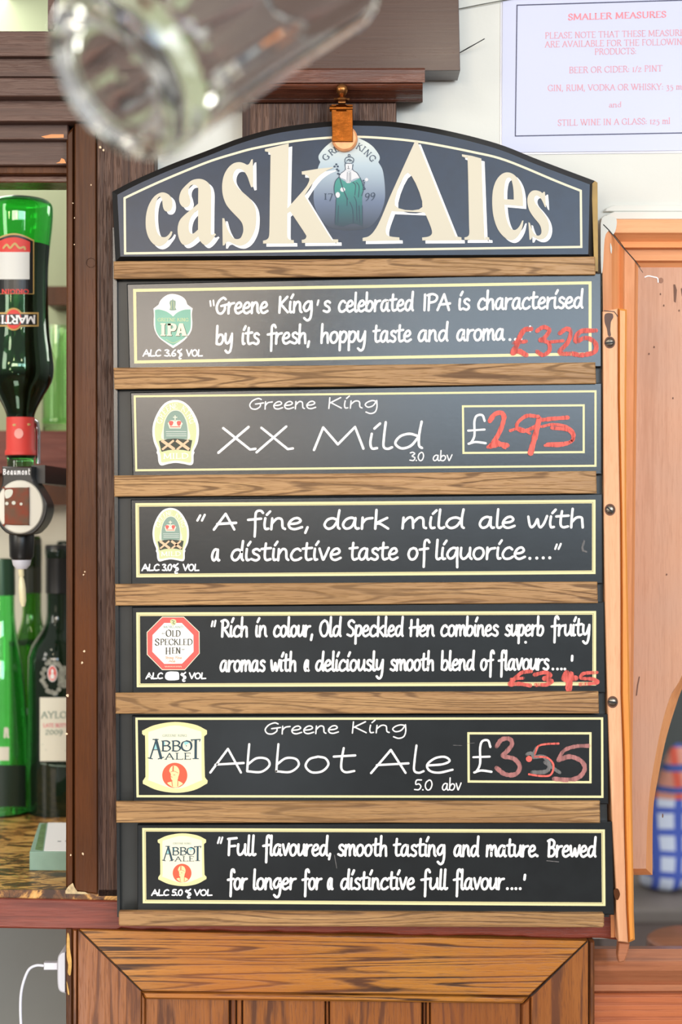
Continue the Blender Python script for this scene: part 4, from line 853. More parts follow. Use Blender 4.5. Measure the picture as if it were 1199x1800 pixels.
# octagon
f = A(240, 1070, 7.993); OC = [(360,112),(665,112),(885,325),(888,630),(680,862),(360,862),(145,645),(143,330)]
s = Sh(); s.poly(f(OC)); bd = flat('badge', s, -0.0004, M['b_cream'], e4)
s = Sh(); s.poly(inset(f(OC), 1.2)); flat('badge_ring', s, -0.0005, M['b_red'], bd)
s = Sh(); s.poly(f([(390,200),(635,200),(800,370),(802,605),(640,772),(390,775),(222,605),(225,370)])); flat('badge_field', s, -0.0006, M['b_white'], bd)
s = Sh(); s.poly(shape(f, [(478,160),(515,145),(552,160),(556,200),(520,238),(480,205)])); flat('badge_crest', s, -0.0007, M['b_olive'], bd)
s = Sh(); s.stroke(smooth(f([(495,165),(530,175),(510,200),(540,215)]),False,4),.9)
def bser(s, f, t, x0, x1, y, h, tk, tn, y2=None):
    (a0,b0),(a1,b1) = f([(x0,y),(x1,y2 or y)]); serif(s, t, a0, a1, b0, b1, h/7.993, tk, tn)
bser(s, f, 'O', 415, 485, 390, 92, 2.1, .7); bser(s, f, 'LD', 500, 612, 390, 84, 1.9, .6); bser(s, f, '"', 355, 400, 402, 62, 1.2, .8)
bser(s, f, 'S', 260, 318, 515, 92, 2.1, .7); bser(s, f, 'PECKLED', 335, 780, 510, 84, 1.8, .6)
bser(s, f, 'H', 408, 478, 640, 92, 2.1, .7); bser(s, f, 'EN', 498, 618, 630, 84, 1.9, .6); bser(s, f, '"', 635, 680, 626, 62, 1.2, .8)
flat('badge_lettering', s, -0.0007, M['b_ink'], bd)
s = Sh(); bser(s, f, 'MORLAND', 380, 652, 272, 30, .8, .4); flat('badge_small_lettering', s, -0.0007, M['b_grey'], bd)
s = Sh()
for t, x0, x1, y, h in (('Strong',400,520,706,28),('Fine',545,640,704,26),('Ale',450,550,752,26)):
    (a0,b0),(a1,b1) = f([(x0,y),(x1,y)])
    t2 = t
    hand(s, t2, a0, a1, b0, b1, h/7.993*.8, .8)
flat('badge_script', s, -0.0007, M['b_script'], bd)
s = Sh()
for x in range(400, 640, 22): s.stroke(f([(x,805),(x+10,820)]), .9)
flat('badge_small_print', s, -0.0007, M['b_cream'], bd)
# barrel-shaped badges
def barrel(e, ox, oy, k):
    f = lambda pts: [((x-118)*k/7.993+ox, (y-72)*k/7.993+oy)+tuple(r) for x, y, *r in pts]
    O = [(118,195,1),(300,115),(580,72),(860,110),(1030,190,1),(1030,245,1),(1000,270),(990,320),(1000,800),(1010,860),(1040,895,1),(1035,935,1),(850,1030),(600,1068),(330,1030),(128,940,1),(128,900,1),(160,850),(165,800),(160,300),(145,265),(118,240,1)]
    s = Sh(); s.poly(shape(f, O)); bd = flat('badge', s, -0.0004, M['b_creamd'], e)
    s = Sh(); s.poly(inset(shape(f, [(210,210,1),(580,120),(950,205,1),(955,300),(955,800),(965,890,1),(600,1010),(200,890,1),(210,800),(205,300)]), 0)); flat('badge_field', s, -0.0005, M['b_cream'], bd)
    s = Sh(); s.poly(f([(318,340),(345,470),(362,470),(318,340)])); s.poly(f([(300,350),(320,345),(340,455),(275,455)])); s.poly(f([(395,350),(440,350),(440,400),(405,400)])); s.poly(f([(700,350),(760,345),(790,360),(760,380),(720,400)])); flat('badge_tint', s, -0.0006, M['b_blue'], bd)
    s = Sh(); u = k/7.993
    def L(t, x0, x1, y, h, tk, tn):
        (a0,b0),(a1,b1) = f([(x0,y),(x1,y)]); serif(s, t, a0, a1, b0, b1, h*u, tk*u, tn*u)
    s.stroke(f([(315,325),(232,585)]), 20*u); s.stroke(f([(315,325),(385,580)]), 38*u); s.stroke(f([(262,465),(350,462)]), 12*u)
    s.stroke(f([(270,318),(345,318)]), 14*u); s.stroke(f([(203,578),(262,590)]), 14*u); s.stroke(f([(345,592),(420,568)]), 14*u)
    L('B', 385, 515, 480, 140, 26, 11); L('B', 530, 655, 480, 140, 26, 11); L('O', 668, 815, 480, 142, 28, 12)
    s.stroke(f([(872,315),(870,585)]), 36*u, caps=False); s.stroke(f([(808,325),(935,318)]), 15*u); s.stroke(f([(812,320),(820,345)]), 12*u); s.stroke(f([(935,318),(925,345)]), 12*u); s.stroke(f([(832,588),(910,588)]), 13*u)
    L('A', 445, 560, 598, 88, 17, 8); L('L', 585, 690, 598, 88, 17, 8); L('E', 705, 800, 598, 88, 17, 8)
    s.disc(*f([(740,408)])[0], 6*u, 10*u, 8)
    flat('badge_lettering', s, -0.0007, M['b_navy'], bd)
    s = Sh(); L('GREENE KING', 405, 745, 278, 30, 5, 3); flat('badge_small_lettering', s, -0.0007, M['b_grey'], bd)
    s = Sh(); cx, cy = f([(577,823)])[0]; s.disc(cx, cy, 177*u, 177*u, 40); rd = flat('badge_roundel', s, -0.0006, M['b_orange'], bd)
    s = Sh(); s.poly(shape(f, [(560,685),(520,710),(500,760),(520,800),(522,850),(530,880),(545,905),(490,920),(475,935),(540,985),(600,995),(660,965),(690,940),(660,915),(625,895),(625,850),(640,800),(640,750),(610,700)]))
    flat('bust', s, -0.0008, M['b_creamd'], bd)
    s = Sh(); s.stroke(f([(556,690),(552,765)]), 16*u, caps=False); s.stroke(smooth(f([(520,775),(570,765),(625,790)]),False,3), 6*u); s.stroke(f([(535,905),(545,975)]), 9*u); s.stroke(f([(622,880),(618,975)]), 9*u); s.stroke(f([(560,815),(580,818)]), 8*u); s.stroke(f([(525,840),(540,850)]),7*u)
    flat('bust_detail', s, -0.0009, M['b_orange'], bd)
barrel(e5, 249.8, 1269, 1.0)
barrel(e6, 277.3, 1464.8, .745)

# ---------------------------------------------------------------- brass catch over the sign
cl = empty('brass_catch', 'copper-coloured hinged catch hooked over the top of the sign', 'catch', P(601, 215, -0.006))
Mb().prism([(583,186),(620,186),(620.5,249),(584,249)], -0.0115, -0.0095, 0.0004, .8).make('hinge_leaf', M['brass'], cl)
Mb().prism([(583,184),(620,184),(620,200),(583,200)], -0.0105, 0.024).make('hinge_arm', M['brass'], cl)
a_, b_ = P(579.5,191,-0.009), P(620,191,-0.009); Mb().tube([a_, a_.lerp(b_, .5), b_], 0.0032, 16).make('hinge_barrel', M['brass'], cl, angle=40)
a_, b_ = P(591,191,-0.0096), P(609,191,-0.0096); Mb().tube([a_, b_], 0.0039, 16).make('hinge_knuckle', M['brass'], cl, angle=40)
Mb().lathe([(0.0001,0.006),(0.0115,0.006),(0.0134,0.0045),(0.0137,0.0),(0.0001,0.0)], P(606,245,-0.0034), (0,-1,0), 32).make('round_pad', M['coppad'], cl, angle=35)
kc = P(601,176,-0.012); kb = cl
Mb().lathe([(0.0001,0),(0.0075,0),(0.008,.0015),(0.0045,.003),(0.003,.005),(0.0048,.007),(0.0066,.0105),(0.0066,.0135),(0.0048,.0165),(0.002,.0182),(0.0001,.0186)], kc+Vector((0,0.0,-0.001)), (0,0,1), 28).make('knob', M['brass_d'], kb, angle=60)
Mb().prism([(594,175),(608,175),(607,181),(595,181)], -0.012, 0.02).make('knob_plate', M['brass_d'], kb)
Mb().tube([P(588,175,-0.006),P(601,175.4,-0.008),P(614,175,-0.006)], .0016, 8).make('pivot_pin', M['brass_d'], kb)

# ---------------------------------------------------------------- batten with screws
bt = empty('screwed_batten', 'pale pine batten with three slotted screws beside the sign', 'batten', P(1098, 1668, 0.0))
L_ = [(1059,548),(1060,700),(1061,900),(1063,1060),(1068,1250),(1071,1330),(1076,1450),(1083,1570),(1083,1600),(1087,1655)]
Mi = [(1086,542),(1086,700),(1090,900),(1091,1060),(1091,1220),(1095,1330),(1097,1450),(1100,1570),(1101,1600),(1104,1657)]
R_ = [(1102,544),(1101,700),(1101,900),(1104,1060),(1107,1220),(1110,1330),(1112,1450),(1114,1570),(1114,1600),(1116,1652)]
Mb().prism(L_[::1]+Mi[::-1], 0.0005, 0.055, 0.0012, 1.6).make('batten_face', M['batten'], bt)
Mb().prism([(x+1,y) for x,y in Mi]+R_[::-1], 0.004, 0.055, 0.003, 3).make('batten_side', M['batten_edge'], bt)
s = Sh(); s.poly(smooth([(1064,552),(1076,551),(1078,558),(1074,566),(1073,580),(1074,590),(1069,590),(1067,578),(1063,566)],True,4)); s.stroke([(1062,546),(1080,548),(1086,556)],1.6); flat('scorch_mark', s, 0.0002, paint('scorch', (98,74,66), .7), bt)
s = Sh(); s.poly(smooth([(1079,1565),(1086,1562),(1090,1572),(1086,1582),(1081,1578)],True,4)); flat('knot', s, 0.0002, M['post'], bt)
for x, y, a_ in ((1072,602,5),(1072.5,896,-42),(1077,1234,-8)):
    sc_ = Mb().lathe([(0.0001,0.0016),(0.003,0.0014),(0.0045,0.0004),(0.0048,-0.001)], P(x,y,0.0005), (0,-1,0), 20).make('screw', M['steel'], bt, True)
    s = Sh(); r = 7.6; s.stroke([(x-r*math.cos(math.radians(a_)), y+r*math.sin(math.radians(a_))),(x+r*math.cos(math.radians(a_)), y-r*math.sin(math.radians(a_)))], 2.6, caps=False); flat('slot', s, -0.0016, M['nearblack'], sc_)
    s = Sh(); s.disc(x, y, 9.5, 10.5); flat('rust_ring', s, 0.0002, M['rust'], sc_)
Mb().prism([(1088,1657),(1107,1659),(1104,1674),(1098,1690),(1088,1692),(1086,1680)], 0.010, 0.022, 0.001, 1.5).make('splinter', M['sill'], bt)

# ---------------------------------------------------------------- poster
po = empty('notice', 'laminated white notice with faded red capitals on the cream wall', 'notice', P(1060, 266, 0.05))
Mb().prism([(884,-40),(1400,-52),(1400,262),(882,268)], 0.0528, 0.0548).make('paper', paint('notice_paper', (194,197,222), .35, .5), po)
Mb().prism([(880,-44),(1404,-56),(1404,267),(879,272)], 0.0540, 0.0549).make('laminate', paint('laminate_edge', (214,214,222), .15, .6), po)
YP = 0.0525
s = Sh(); s.ring([(908,8.2),(1340,-5),(1338,232),(905,240)], 1.9); flat('printed_frame', s, YP, paint('print_navy', (52,52,84), .4), po)
def F(x, y): return (870+x/3.644, y/3.644)
M['p_red'] = paint('faded_red_print', (218,152,162), .5); M['p_red2'] = paint('red_print', (234,132,142), .5)
def pl(t, x0, x1, y0, y1, h, tk, tn, mat='p_red'):
    s = Sh(); (a0,b0),(a1,b1) = F(x0,y0), F(x1,y1); serif(s, t, a0, a1, b0, b1, h/3.644, tk, tn); flat('notice_lettering', s, YP, M[mat], po)
pl('SMALLER MEASURES', 470, 1096, 128, 110, 38, 2.3, .9, 'p_red2')
pl('PLEASE NOTE THAT THESE MEASURES', 322, 1238, 247, 227, 38, 1.35, .7)
pl('ARE AVAILABLE FOR THE FOLLOWING', 322, 1236, 303, 285, 38, 1.35, .7)
pl('PRODUCTS:', 640, 905, 350, 345, 38, 1.35, .7)
pl('BEER OR CIDER: 1/2 PINT', 476, 1072, 468, 456, 38, 1.35, .7)
pl('GIN, RUM, VODKA OR WHISKY: 35 ml', 340, 1210, 583, 572, 38, 1.35, .7)
pl('and', 730, 810, 688, 686, 34, 1.2, .6)
pl('STILL WINE IN A GLASS: 125 ml', 403, 1122, 805, 792, 38, 1.35, .7)
# twisted wire end by the fascia
wr = tag(Mb().tube([P(806,94,0.05),P(822,85,0.042),P(838,76,0.038),P(852,68,0.036)], [.0005,.0007,.0005,.0006], 6).make('wire', M['nearblack']), 'short dark wire sticking out from the wall beside the fascia', 'wire')
wr2 = tag(Mb().tube([P(800,17,0.052),P(850,7,0.051),P(900,-2,0.051),P(990,-16,0.051)], .0005, 6).make('string', M['b_dark']), 'thin dark string running up the cream wall above the notice', 'string')
# ================================================================ BOTTLES AND THE ALCOVE
def kY(Y): return S0*(D+Y)/D
def prof_px(Y, cx, rows, y0):
    """rows (picture y, radius px) -> (radius m, height m above y0)"""
    k = kY(Y); return [(r*k, (y0-y)*k) for y, r in rows]
def wrapc(cx, Y, r, eps=0.0006, rfun=None):
    """lay print on an upright round body so that it shows at picture point (x, y)"""
    k = kY(Y); X0 = P(cx, 0, Y).x
    def fn(x, y, kk):
        a = 0.0; ya = y
        for _ in range(6):
            R = (rfun(ya) if rfun else r)*k+eps+kk*0.0000025
            Yp = Y-R*math.cos(a); q = P(x, y, Yp)
            a = math.asin(max(-1, min(1, (q.x-X0)/R)))
            ya = 900+(CZ-q.z)/k
        return Vector((X0+R*math.sin(a), Y-R*math.cos(a), q.z))
    return fn
def rsub(s, x0, x1, y0, y1, nx=14, ny=1, shear=0):
    """rectangle cut into columns so that it can follow a curved side"""
    for i in range(nx):
        for j in range(ny):
            a, b = x0+(x1-x0)*i/nx, x0+(x1-x0)*(i+1)/nx; c, d = y0+(y1-y0)*j/ny, y0+(y1-y0)*(j+1)/ny
            s.poly([(a,c),(b,c),(b,d),(a,d)])
    return s
G = {}
G['green'] = glass('green_glass', (0.16, 0.78, 0.22, 1)); G['bright'] = glass('bright_green_glass', (0.35, 0.93, 0.42, 1)); G['pale'] = glass('pale_green_glass', (0.62, 0.9, 0.55, 1))
G['olive'] = glass('olive_glass', (0.16, 0.42, 0.05, 1)); G['dark'] = glass('dark_bottle_glass', (0.012, 0.03, 0.014, 1), trans=.5); G['clear'] = glass('clear_glass', (0.98, 0.985, 0.98, 1), ior=1.5)
G['wine'] = paint('dark_wine', (30,22,18), .12, .5)
def bottle(name, label, cx, Y, rows, mat, wall=2.2, group=None, liquid=None, base_=None, cat='bottle'):
    yb = rows[-1][0] if base_ is None else base_
    e = empty(name, label, cat, P(cx, yb, Y), group); o = P(cx, yb, Y)
    rows = [(y, r) for y, r in rows]
    sm = smooth([(y, r) for y, r in rows], False, 5)
    out = prof_px(Y, cx, sm, yb)
    inn = prof_px(Y, cx, [(y-(wall*1.5 if i > len(sm)-4 else 0), max(r-wall, .5)) for i, (y, r) in enumerate(sm)], yb)
    cap = [(0.0001, out[-1][1])]
    m = Mb().lathe([(0.0001, out[0][1])]+out+cap, o, (0,0,1), 40)
    g = m.make('glass_body', mat, e, angle=50)
    if wall:
        inn = [(r, h) for r, h in inn]
        m = Mb().lathe([(0.0001, inn[0][1]-.0015)]+[(r, min(max(h, inn[-1][1]), inn[0][1]-.0015)) for r, h in inn]+[(0.0001, inn[-1][1])], o, (0,0,1), 40)
        ob = m.make('glass_inside', mat, e, angle=50)
        for p in ob.data.polygons: p.flip()
    return e
# --- upside-down vermouth bottle in its optic
YB = 0.20
mb = empty('vermouth_bottle', 'upside-down green vermouth bottle in the optic, part full', 'bottle', P(36, 820, YB)); o = P(36, 820, YB)
R = smooth([(350,3),(351,40),(357,53),(370,56.5),(400,55),(440,50.5),(480,48),(540,48),(590,51),(625,56),(650,58),(672,54),(700,38),(722,27),(738,24),(790,23),(797,25.5),(804,25),(806,23),(822,23)], False, 5)
Mb().lathe([(0.0001,(820-350)*kY(YB))]+prof_px(YB, 36, R, 820)+[(0.0001,(820-822)*kY(YB))], o, (0,0,1), 48).make('glass_body', G['green'], mb, angle=50)
RI = [(max(y, 356), max(r-2.6, .5)) for y, r in R]
ob = Mb().lathe([(0.0001,(820-356)*kY(YB))]+prof_px(YB, 36, [q for q in RI if q[0] < 432], 820)+[(0.0001,(820-432)*kY(YB))], o, (0,0,1), 48).make('air_space', G['green'], mb, angle=50)
for p in ob.data.polygons: p.flip()
def rf(y):
    for i in range(len(R)-1):
        if R[i][0] <= y <= R[i+1][0]:
            t = (y-R[i][0])/max(R[i+1][0]-R[i][0], 1e-6); return R[i][1]+(R[i+1][1]-R[i][1])*t
    return 23
Mb().lathe([(0.0001,(820-433)*kY(YB))]+prof_px(YB, 36, [(433, rf(433)-1.2)]+[(y, r-1.2) for y, r in R if 434 < y < 732]+[(735,22)], 820)+[(0.0001,(820-735)*kY(YB))], o, (0,0,1), 48).make('vermouth', G['wine'], mb, angle=50)
wr_ = wrapc(36, YB, 50, rfun=rf)
def cyl(name, s, mat, par, w, k=0):
    s.v = [(x, y, kk+k*12) for x, y, kk in s.v]; return flat(name, s, 0, mat, par, wrap=w)
M['gold'] = paint('label_gold', (206,170,100), .4)
def dome(x0, x1, yt, ys, yb, n=16):
    P_ = [];
    for i in range(n+1):
        t = i/n; x = x0+(x1-x0)*t; P_.append((x, ys-(ys-yt)*math.sin(math.pi*t)))
    s = Sh()
    for i in range(n): 
        for j in range(6):
            def yy(q, j): return q[1]+(yb-q[1])*j/6
            s.poly([(P_[i][0],yy(P_[i],j)),(P_[i+1][0],yy(P_[i+1],j)),(P_[i+1][0],yy(P_[i+1],j+1)),(P_[i][0],yy(P_[i],j+1))])
    return s
lb = cyl('label', dome(-12, 60, 410, 422, 517), M['gold'], mb, wr_, 2)
cyl('label_border', dome(-10, 58, 413, 424, 516), M['black'], lb, wr_, 10)
cyl('label_red', dome(-5, 53, 417, 425, 444), M['red'], lb, wr_, 20)
cyl('label_white', rsub(Sh(), -4, 52, 443, 491, 14, 3), paint('label_white', (226,226,222), .5), lb, wr_, 26)
s = Sh(); s.stroke(smooth([(6,436),(12,430),(18,436),(26,428),(34,436),(42,434),(44,438)],False,3),3.6); cyl('label_flourish', s, M['gold'], lb, wr_, 40)
s = Sh(); 
for i, ch in enumerate('ORIGINAL'):
    pass
serif(s, 'ORIGIN', 4, 51, 503, 503, 7, 2, 1.2, rot=math.pi, cen=(27,506)); cyl('label_red_lettering', s, M['red'], lb, wr_, 40)
s = Sh(); rsub(s, -20, 68, 549, 574, 16); bb = cyl('logo_bar', s, M['gold'], mb, wr_, 8)
s = Sh(); s.disc(24, 561, 17, 20, 28); cyl('logo_ring', s, M['gold'], bb, wr_, 30)
s = Sh(); rsub(s, -18, 65, 552, 571, 16); cyl('logo_black', s, M['black'], bb, wr_, 42)
s = Sh(); s.disc(24, 561, 13.6, 17, 28); cyl('logo_red', s, M['red'], bb, wr_, 52)
s = Sh()
for ch, x0, x1 in (('M',46,62),('A',32,46),('R',20,32),('T',9,19),('I',2,7),('N',-13,0)):
    serif(s, ch, x0, x1, 568, 568, 13, 3.2, 2.2, rot=math.pi, cen=((x0+x1)/2,561.5))
cyl('logo_lettering', s, M['white'], bb, wr_, 64)
k = kY(YB)
cp = Mb().lathe([(24.5*k,(820-734)*k),(24.8*k,(820-790)*k),(27*k,(820-793)*k),(27*k,(820-800)*k),(24*k,(820-802)*k)], o, (0,0,1), 40).make('neck_capsule', M['red'], mb, angle=40)
s = Sh(); s.disc(33,762,8,9,20); cyl('capsule_seal', s, paint('pale_pink', (246,170,160), .5), cp, wrapc(36,YB,24.8), 10)
s = Sh(); s.stroke([(24,747),(52,746)],4); cyl('capsule_gold', s, M['gold'], cp, wrapc(36,YB,24.8), 10)
# --- optic measure
op = empty('optic_dispenser', 'black optic measure with a round cream face under the upturned bottle', 'optic', P(38, 1060, YB)); oc = P(37, 890, YB)
YO = YB-0.035
Mb().prism(smooth([(4,820,1),(57,820,1),(57,842),(66,856),(78,876),(83,893),(78,915),(66,932),(52,940),(20,940),(4,930),(-6,912),(-9,890),(-4,868),(4,850)], True, 5), YO, YB+0.01, 0.002, 2).make('housing', M['black'], op)
Mb().prism([(37+41*math.cos(i*math.pi/24)-2, 891+47*math.sin(i*math.pi/24)) for i in range(48)], YO-0.003, YO+0.004, 0.0015, 2).make('face_disc', paint('cream_disc', (224,220,206), .35), op)
fw = Mb().prism(smooth([(9,858),(47,857),(51,862),(51,918),(47,923),(10,922),(8,918),(8,862)], True, 3), YO-0.006, YO-0.002, 0.001, 1.5).make('measure_window', paint('amber_window', (112,84,66), .08, .6, var=.5, vscale=60, alt=(150,62,40)), op)
s = Sh(); s.poly(smooth([(9,862),(22,861),(20,872),(10,876)],True,3)); s.disc(12,885,3); s.disc(24,884,3.4); s.disc(37,886,2.6); flat('window_print', s, YO-0.0065, paint('window_pale', (214,214,200), .2), fw)
s = Sh()
x = 5
hand(s, 'B', 5, 11, 834, 834, 6, 1.4)
for ch, a, b in (('e',12,17),('a',18,23),('u',24,29),('m',30,37),('o',38,43),('n',44,48),('t',49,53)): hand(s, ch, a, b, 834, 834, 6.4, 1.4)
flat('housing_lettering', s, YO-0.0003, M['white'], op)
k = kY(YB); Mb().lathe([(0.0001,0),(21*k,0),(22*k,-3*k),(21*k,-40*k),(17*k,-46*k),(0.0001,-46*k)], P(38,938,YB), (0,0,1), 28).make('lower_barrel', M['black'], op, angle=40)
Mb().lathe([(0.0001,0),(17*k,0),(15*k,-10*k),(9*k,-17*k),(0.0001,-17*k)], P(38,983,YB), (0,0,1), 28).make('spout_cap', M['plastic_w'], op, angle=40)
Mb().lathe([(0.0001,0),(5*k,0),(5*k,-12*k),(3.4*k,-14*k),(5*k,-20*k),(6.4*k,-34*k),(6*k,-56*k),(3*k,-66*k),(0.0001,-67*k)], P(37,1000,YB), Vector((-0.06,0,1)), 20).make('nozzle', paint('ivory_plastic', (250,240,196), .3), op, angle=50)
Mb().box((P(58,800,YB).x, YB-0.01, P(0,850,YB).z), (P(82,800,YB).x, 0.54, P(0,818,YB).z)).make('mounting_arm', M['black'], op)
Mb().tube([P(67,815,YB+.01),P(67,760,YB+.01),P(64,742,YB+.005),P(58,738,YB-.0)], 0.003, 10).make('neck_clip', paint('chrome', (214,214,220), .15, metallic=1), op, angle=50)
# --- bottles on the ledge
def zrow(Y): return 900+0.405/kY(Y)            # picture row where the ledge lies at depth Y
zb = zrow(.46)
pb = bottle('port_bottle', 'dark port bottle with a cream label dated 2009, beside the post', 102, .45, [(962,0.5),(962.5,21),(980,22),(985,20.5),(1040,20.5),(1042,20),(1085,20.5),(1105,27),(1130,43),(1150,50),(1180,52),(zrow(.45)-3,52),(zrow(.45),48)], G['dark'], 0)
k = kY(.45); c0 = P(102, 1042, .45); Mb().lathe([(0.0001,(1042-958)*k),(21*k,(1042-958)*k),(22.5*k,(1042-961)*k),(22.5*k,(1042-975)*k),(21.5*k,(1042-978)*k),(21.8*k,0),(20*k,-.001)], c0, (0,0,1), 32).make('capsule', M['black'], pb, angle=40)
wp = wrapc(102,.45,52)
s = rsub(Sh(), 70, 150, 1226, 1338, 16, 3); lb = cyl('label', s, M['cream_wall'], pb, wp, 4)
s = Sh(); serif(s, 'AYLOR', 73, 128, 1262, 1262, 11, 2.0, 1.2); cyl('label_lettering', s, M['b_grey'], lb, wp, 20)
s = Sh(); serif(s, 'LATE BOTTLED', 76, 132, 1278, 1278, 6, 1.2, .8); cyl('label_red_lettering', s, M['p_red2'], lb, wp, 20)
s = Sh(); serif(s, '2009', 80, 110, 1291, 1291, 11, 1.6, .9); cyl('label_year', s, M['b_grey'], lb, wp, 20)
s = Sh(); s.stroke([(72,1342),(95,1346),(118,1347)],1.6); s.stroke([(74,1309),(118,1311)],.8); s.stroke([(80,1318),(116,1320)],.8); cyl('label_rule', s, M['b_grey'], lb, wp, 20)
s = Sh()
for i in range(26):
    a = i*2*math.pi/26; s.disc(93+17*math.cos(a)*random.uniform(.9,1.2), 1190+26*math.sin(a)*random.uniform(.8,1.15), 4.2, 4.2, 8)
s.disc(113,1190,12,20,16); cr2 = cyl('crest', s, paint('silver_print', (166,168,156), .4, var=.5, vscale=250), pb, wp, 6)
s = Sh(); s.disc(92,1184,8.6,14.5,20); cyl('crest_ring', s, M['white'], cr2, wp, 30)
s = Sh(); s.disc(92,1184,7,12.5,20); cyl('crest_red', s, M['b_red'], cr2, wp, 40)
s = Sh(); s.disc(92,1180,2.6,4.5,10); s.disc(92,1189,4,5,10); cyl('crest_figure', s, M['white'], cr2, wp, 50)
mb2 = bottle('wine_bottle', 'dark green wine bottle behind the port bottle, gilt neck edge', 56, .56, [(948,.5),(948.5,16),(1040,16),(1085,17),(1110,24),(1132,33),(1150,36),(zrow(.56)-3,36),(zrow(.56),33)], G['olive'], 2.5)
k = kY(.56); Mb().lathe([(0.0001,95*k),(16.6*k,95*k),(17*k,0)], P(56,1042,.56), (0,0,1), 28).make('capsule', paint('dark_capsule', (44,46,30), .3), mb2, angle=40)
s = Sh(); serif(s, 'PAR', 46, 76, 1256, 1256, 10, 1.8, 1.1); cyl('label_lettering', s, M['b_grey'], mb2, wrapc(56,.56,36), 10)
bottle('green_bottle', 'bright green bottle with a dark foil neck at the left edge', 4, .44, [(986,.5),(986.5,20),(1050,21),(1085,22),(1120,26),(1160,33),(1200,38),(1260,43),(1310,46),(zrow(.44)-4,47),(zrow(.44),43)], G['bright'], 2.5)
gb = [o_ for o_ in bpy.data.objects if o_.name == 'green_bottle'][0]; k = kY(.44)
Mb().lathe([(0.0001,(1046-983)*k),(21*k,(1046-983)*k),(22*k,(1046-990)*k),(22.5*k,0)], P(4,1046,.44), (0,0,1), 30).make('foil', paint('green_foil', (52,84,62), .35, metallic=.3), gb, angle=40)
wg = wrapc(4,.44,46.5); s = Sh(); hand(s, 'n', 6, 17, 1296, 1296, 16, 4); rsub(s, -4, 16, 1313, 1337, 4); cyl('label_mark', s, M['cream_wall'], gb, wg, 10)
s = rsub(Sh(), -38, 49, 1345, 1418, 16, 2); cyl('shaded_foot_band', s, paint('dark_green_foot_shade', (38,54,42), .35), gb, wg, 6)  # shade at the bottle's foot, painted as a dark green band
bottle('black_capped_bottle', 'black-capped bottle at the back, half hidden by the post', 116, .61, [(952,.5),(952.5,15),(975,15),(1040,14),(1090,18),(1120,22),(zrow(.61)-3,22),(zrow(.61),20)], G['dark'], 0)
# --- back shelf with a jar
SY = 0.52; zs = P(0, 757, SY).z; zs2 = P(0, 832, SY).z
o = Mb().box((-1.0, SY, zs2), (0.1, 0.66, zs)).make('back_shelf', M['shelf_red'], bev=.001); tag(o, 'red-brown timber shelf across the back of the alcove', 'shelf')
o = Mb().box((-1.0, SY+0.03, P(0,888,SY+.03).z), (0.1, 0.66, zs2)).make('shelf_rail', M['post']); tag(o, 'dark timber rail fixed under the red-brown shelf', 'rail')
o = Mb().box((P(83,0,.6).x, 0.60, P(0,537,.60).z), (0.1, 0.66, P(0,503,.60).z)).make('upper_shelf', M['post'], bev=.001); tag(o, 'short dark upper shelf end behind the upturned bottle', 'shelf')
k = kY(.58); j0 = Vector((P(103,0,.58).x, .58, zs+0.0005)); H_ = zs+.0005
tj = empty('green_tumbler', 'pale green glass tumbler on the red-brown shelf', 'tumbler', j0); hj = P(0,575,.58).z-zs
Mb().lathe([(0.0001,0),(26*k,0),(28*k,.004),(29*k,hj),(27.6*k,hj),(26.4*k,.012),(0.0001,.012)], j0, (0,0,1), 40).make('glass_body', G['pale'], tj, angle=50)
Mb().lathe([(28.6*k,.012),(29.6*k,.016),(28.6*k,.020)], j0, (0,0,1), 40).make('base_ring', G['pale'], tj, True)
# cream patch of card on the alcove wall behind the optic
# --- book / box on the ledge
bk = empty('card_box', 'pale green boxed book with a white cover on the worn ledge', 'box', (-0.33, 0.2, LZ))
fl, bl = Vector((-.352,.114)), Vector((-.373,.274)); fr_, br = Vector((-.19,.108)), Vector((-.215,.268))
def solid(c4, z0, z1, name, mat, par, bev=0):
    m = Mb(); m.v = [Vector((p.x,p.y,z)) for z in (z0,z1) for p in c4]
    m.f = [(0,1,2,3),(4,7,6,5),(0,4,5,1),(1,5,6,2),(2,6,7,3),(3,7,4,0)]; return m.make(name, mat, par, bev=bev)
M['aqua'] = paint('aqua_card', (146,178,160), .5, var=.1, vscale=60)
solid([fl,fr_,br,bl], LZ, LZ+.021, 'box_body', M['aqua'], bk, .0008)
l2 = lambda a, b, t: a+(b-a)*t
a1, a2, a3, a4 = l2(fl,fr_,.10), l2(fl,fr_,.99), l2(bl,br,.99), l2(bl,br,.07)
a1 = l2(a1, a4, .03); a2 = l2(a2, a3, .03)
solid([a1,a2,a3,a4], LZ+.0205, LZ+.0215, 'cover_sheet', M['white'], bk)
b1, b2 = l2(fl,bl,.1), l2(fl,bl,.92); solid([l2(b1,a1,.35),l2(b1,a1,.9),l2(b2,a4,.85),l2(b2,a4,.3)], LZ+.0205, LZ+.0212, 'spine_strip', paint('green_leaf_print', (110,146,92), .5, var=.5, vscale=200), bk)
def onbox(u, v): p = l2(l2(a1,a2,u), l2(a4,a3,u), v); return Vector((p.x, p.y, LZ+.0217))
m = Mb()
for u, v, du, dv in ((.28,.84,.02,.05),(.26,.68,.02,.06),(.10,.30,.03,.02),(.16,.31,.03,.02),(.22,.32,.02,.02),(.27,.33,.02,.02)):
    b = len(m.v); m.v += [onbox(u,v),onbox(u+du,v),onbox(u+du,v+dv),onbox(u,v+dv)]; m.f.append((b,b+1,b+2,b+3))
m.make('cover_print', M['ink'], bk)['kind'] = 'stuff'
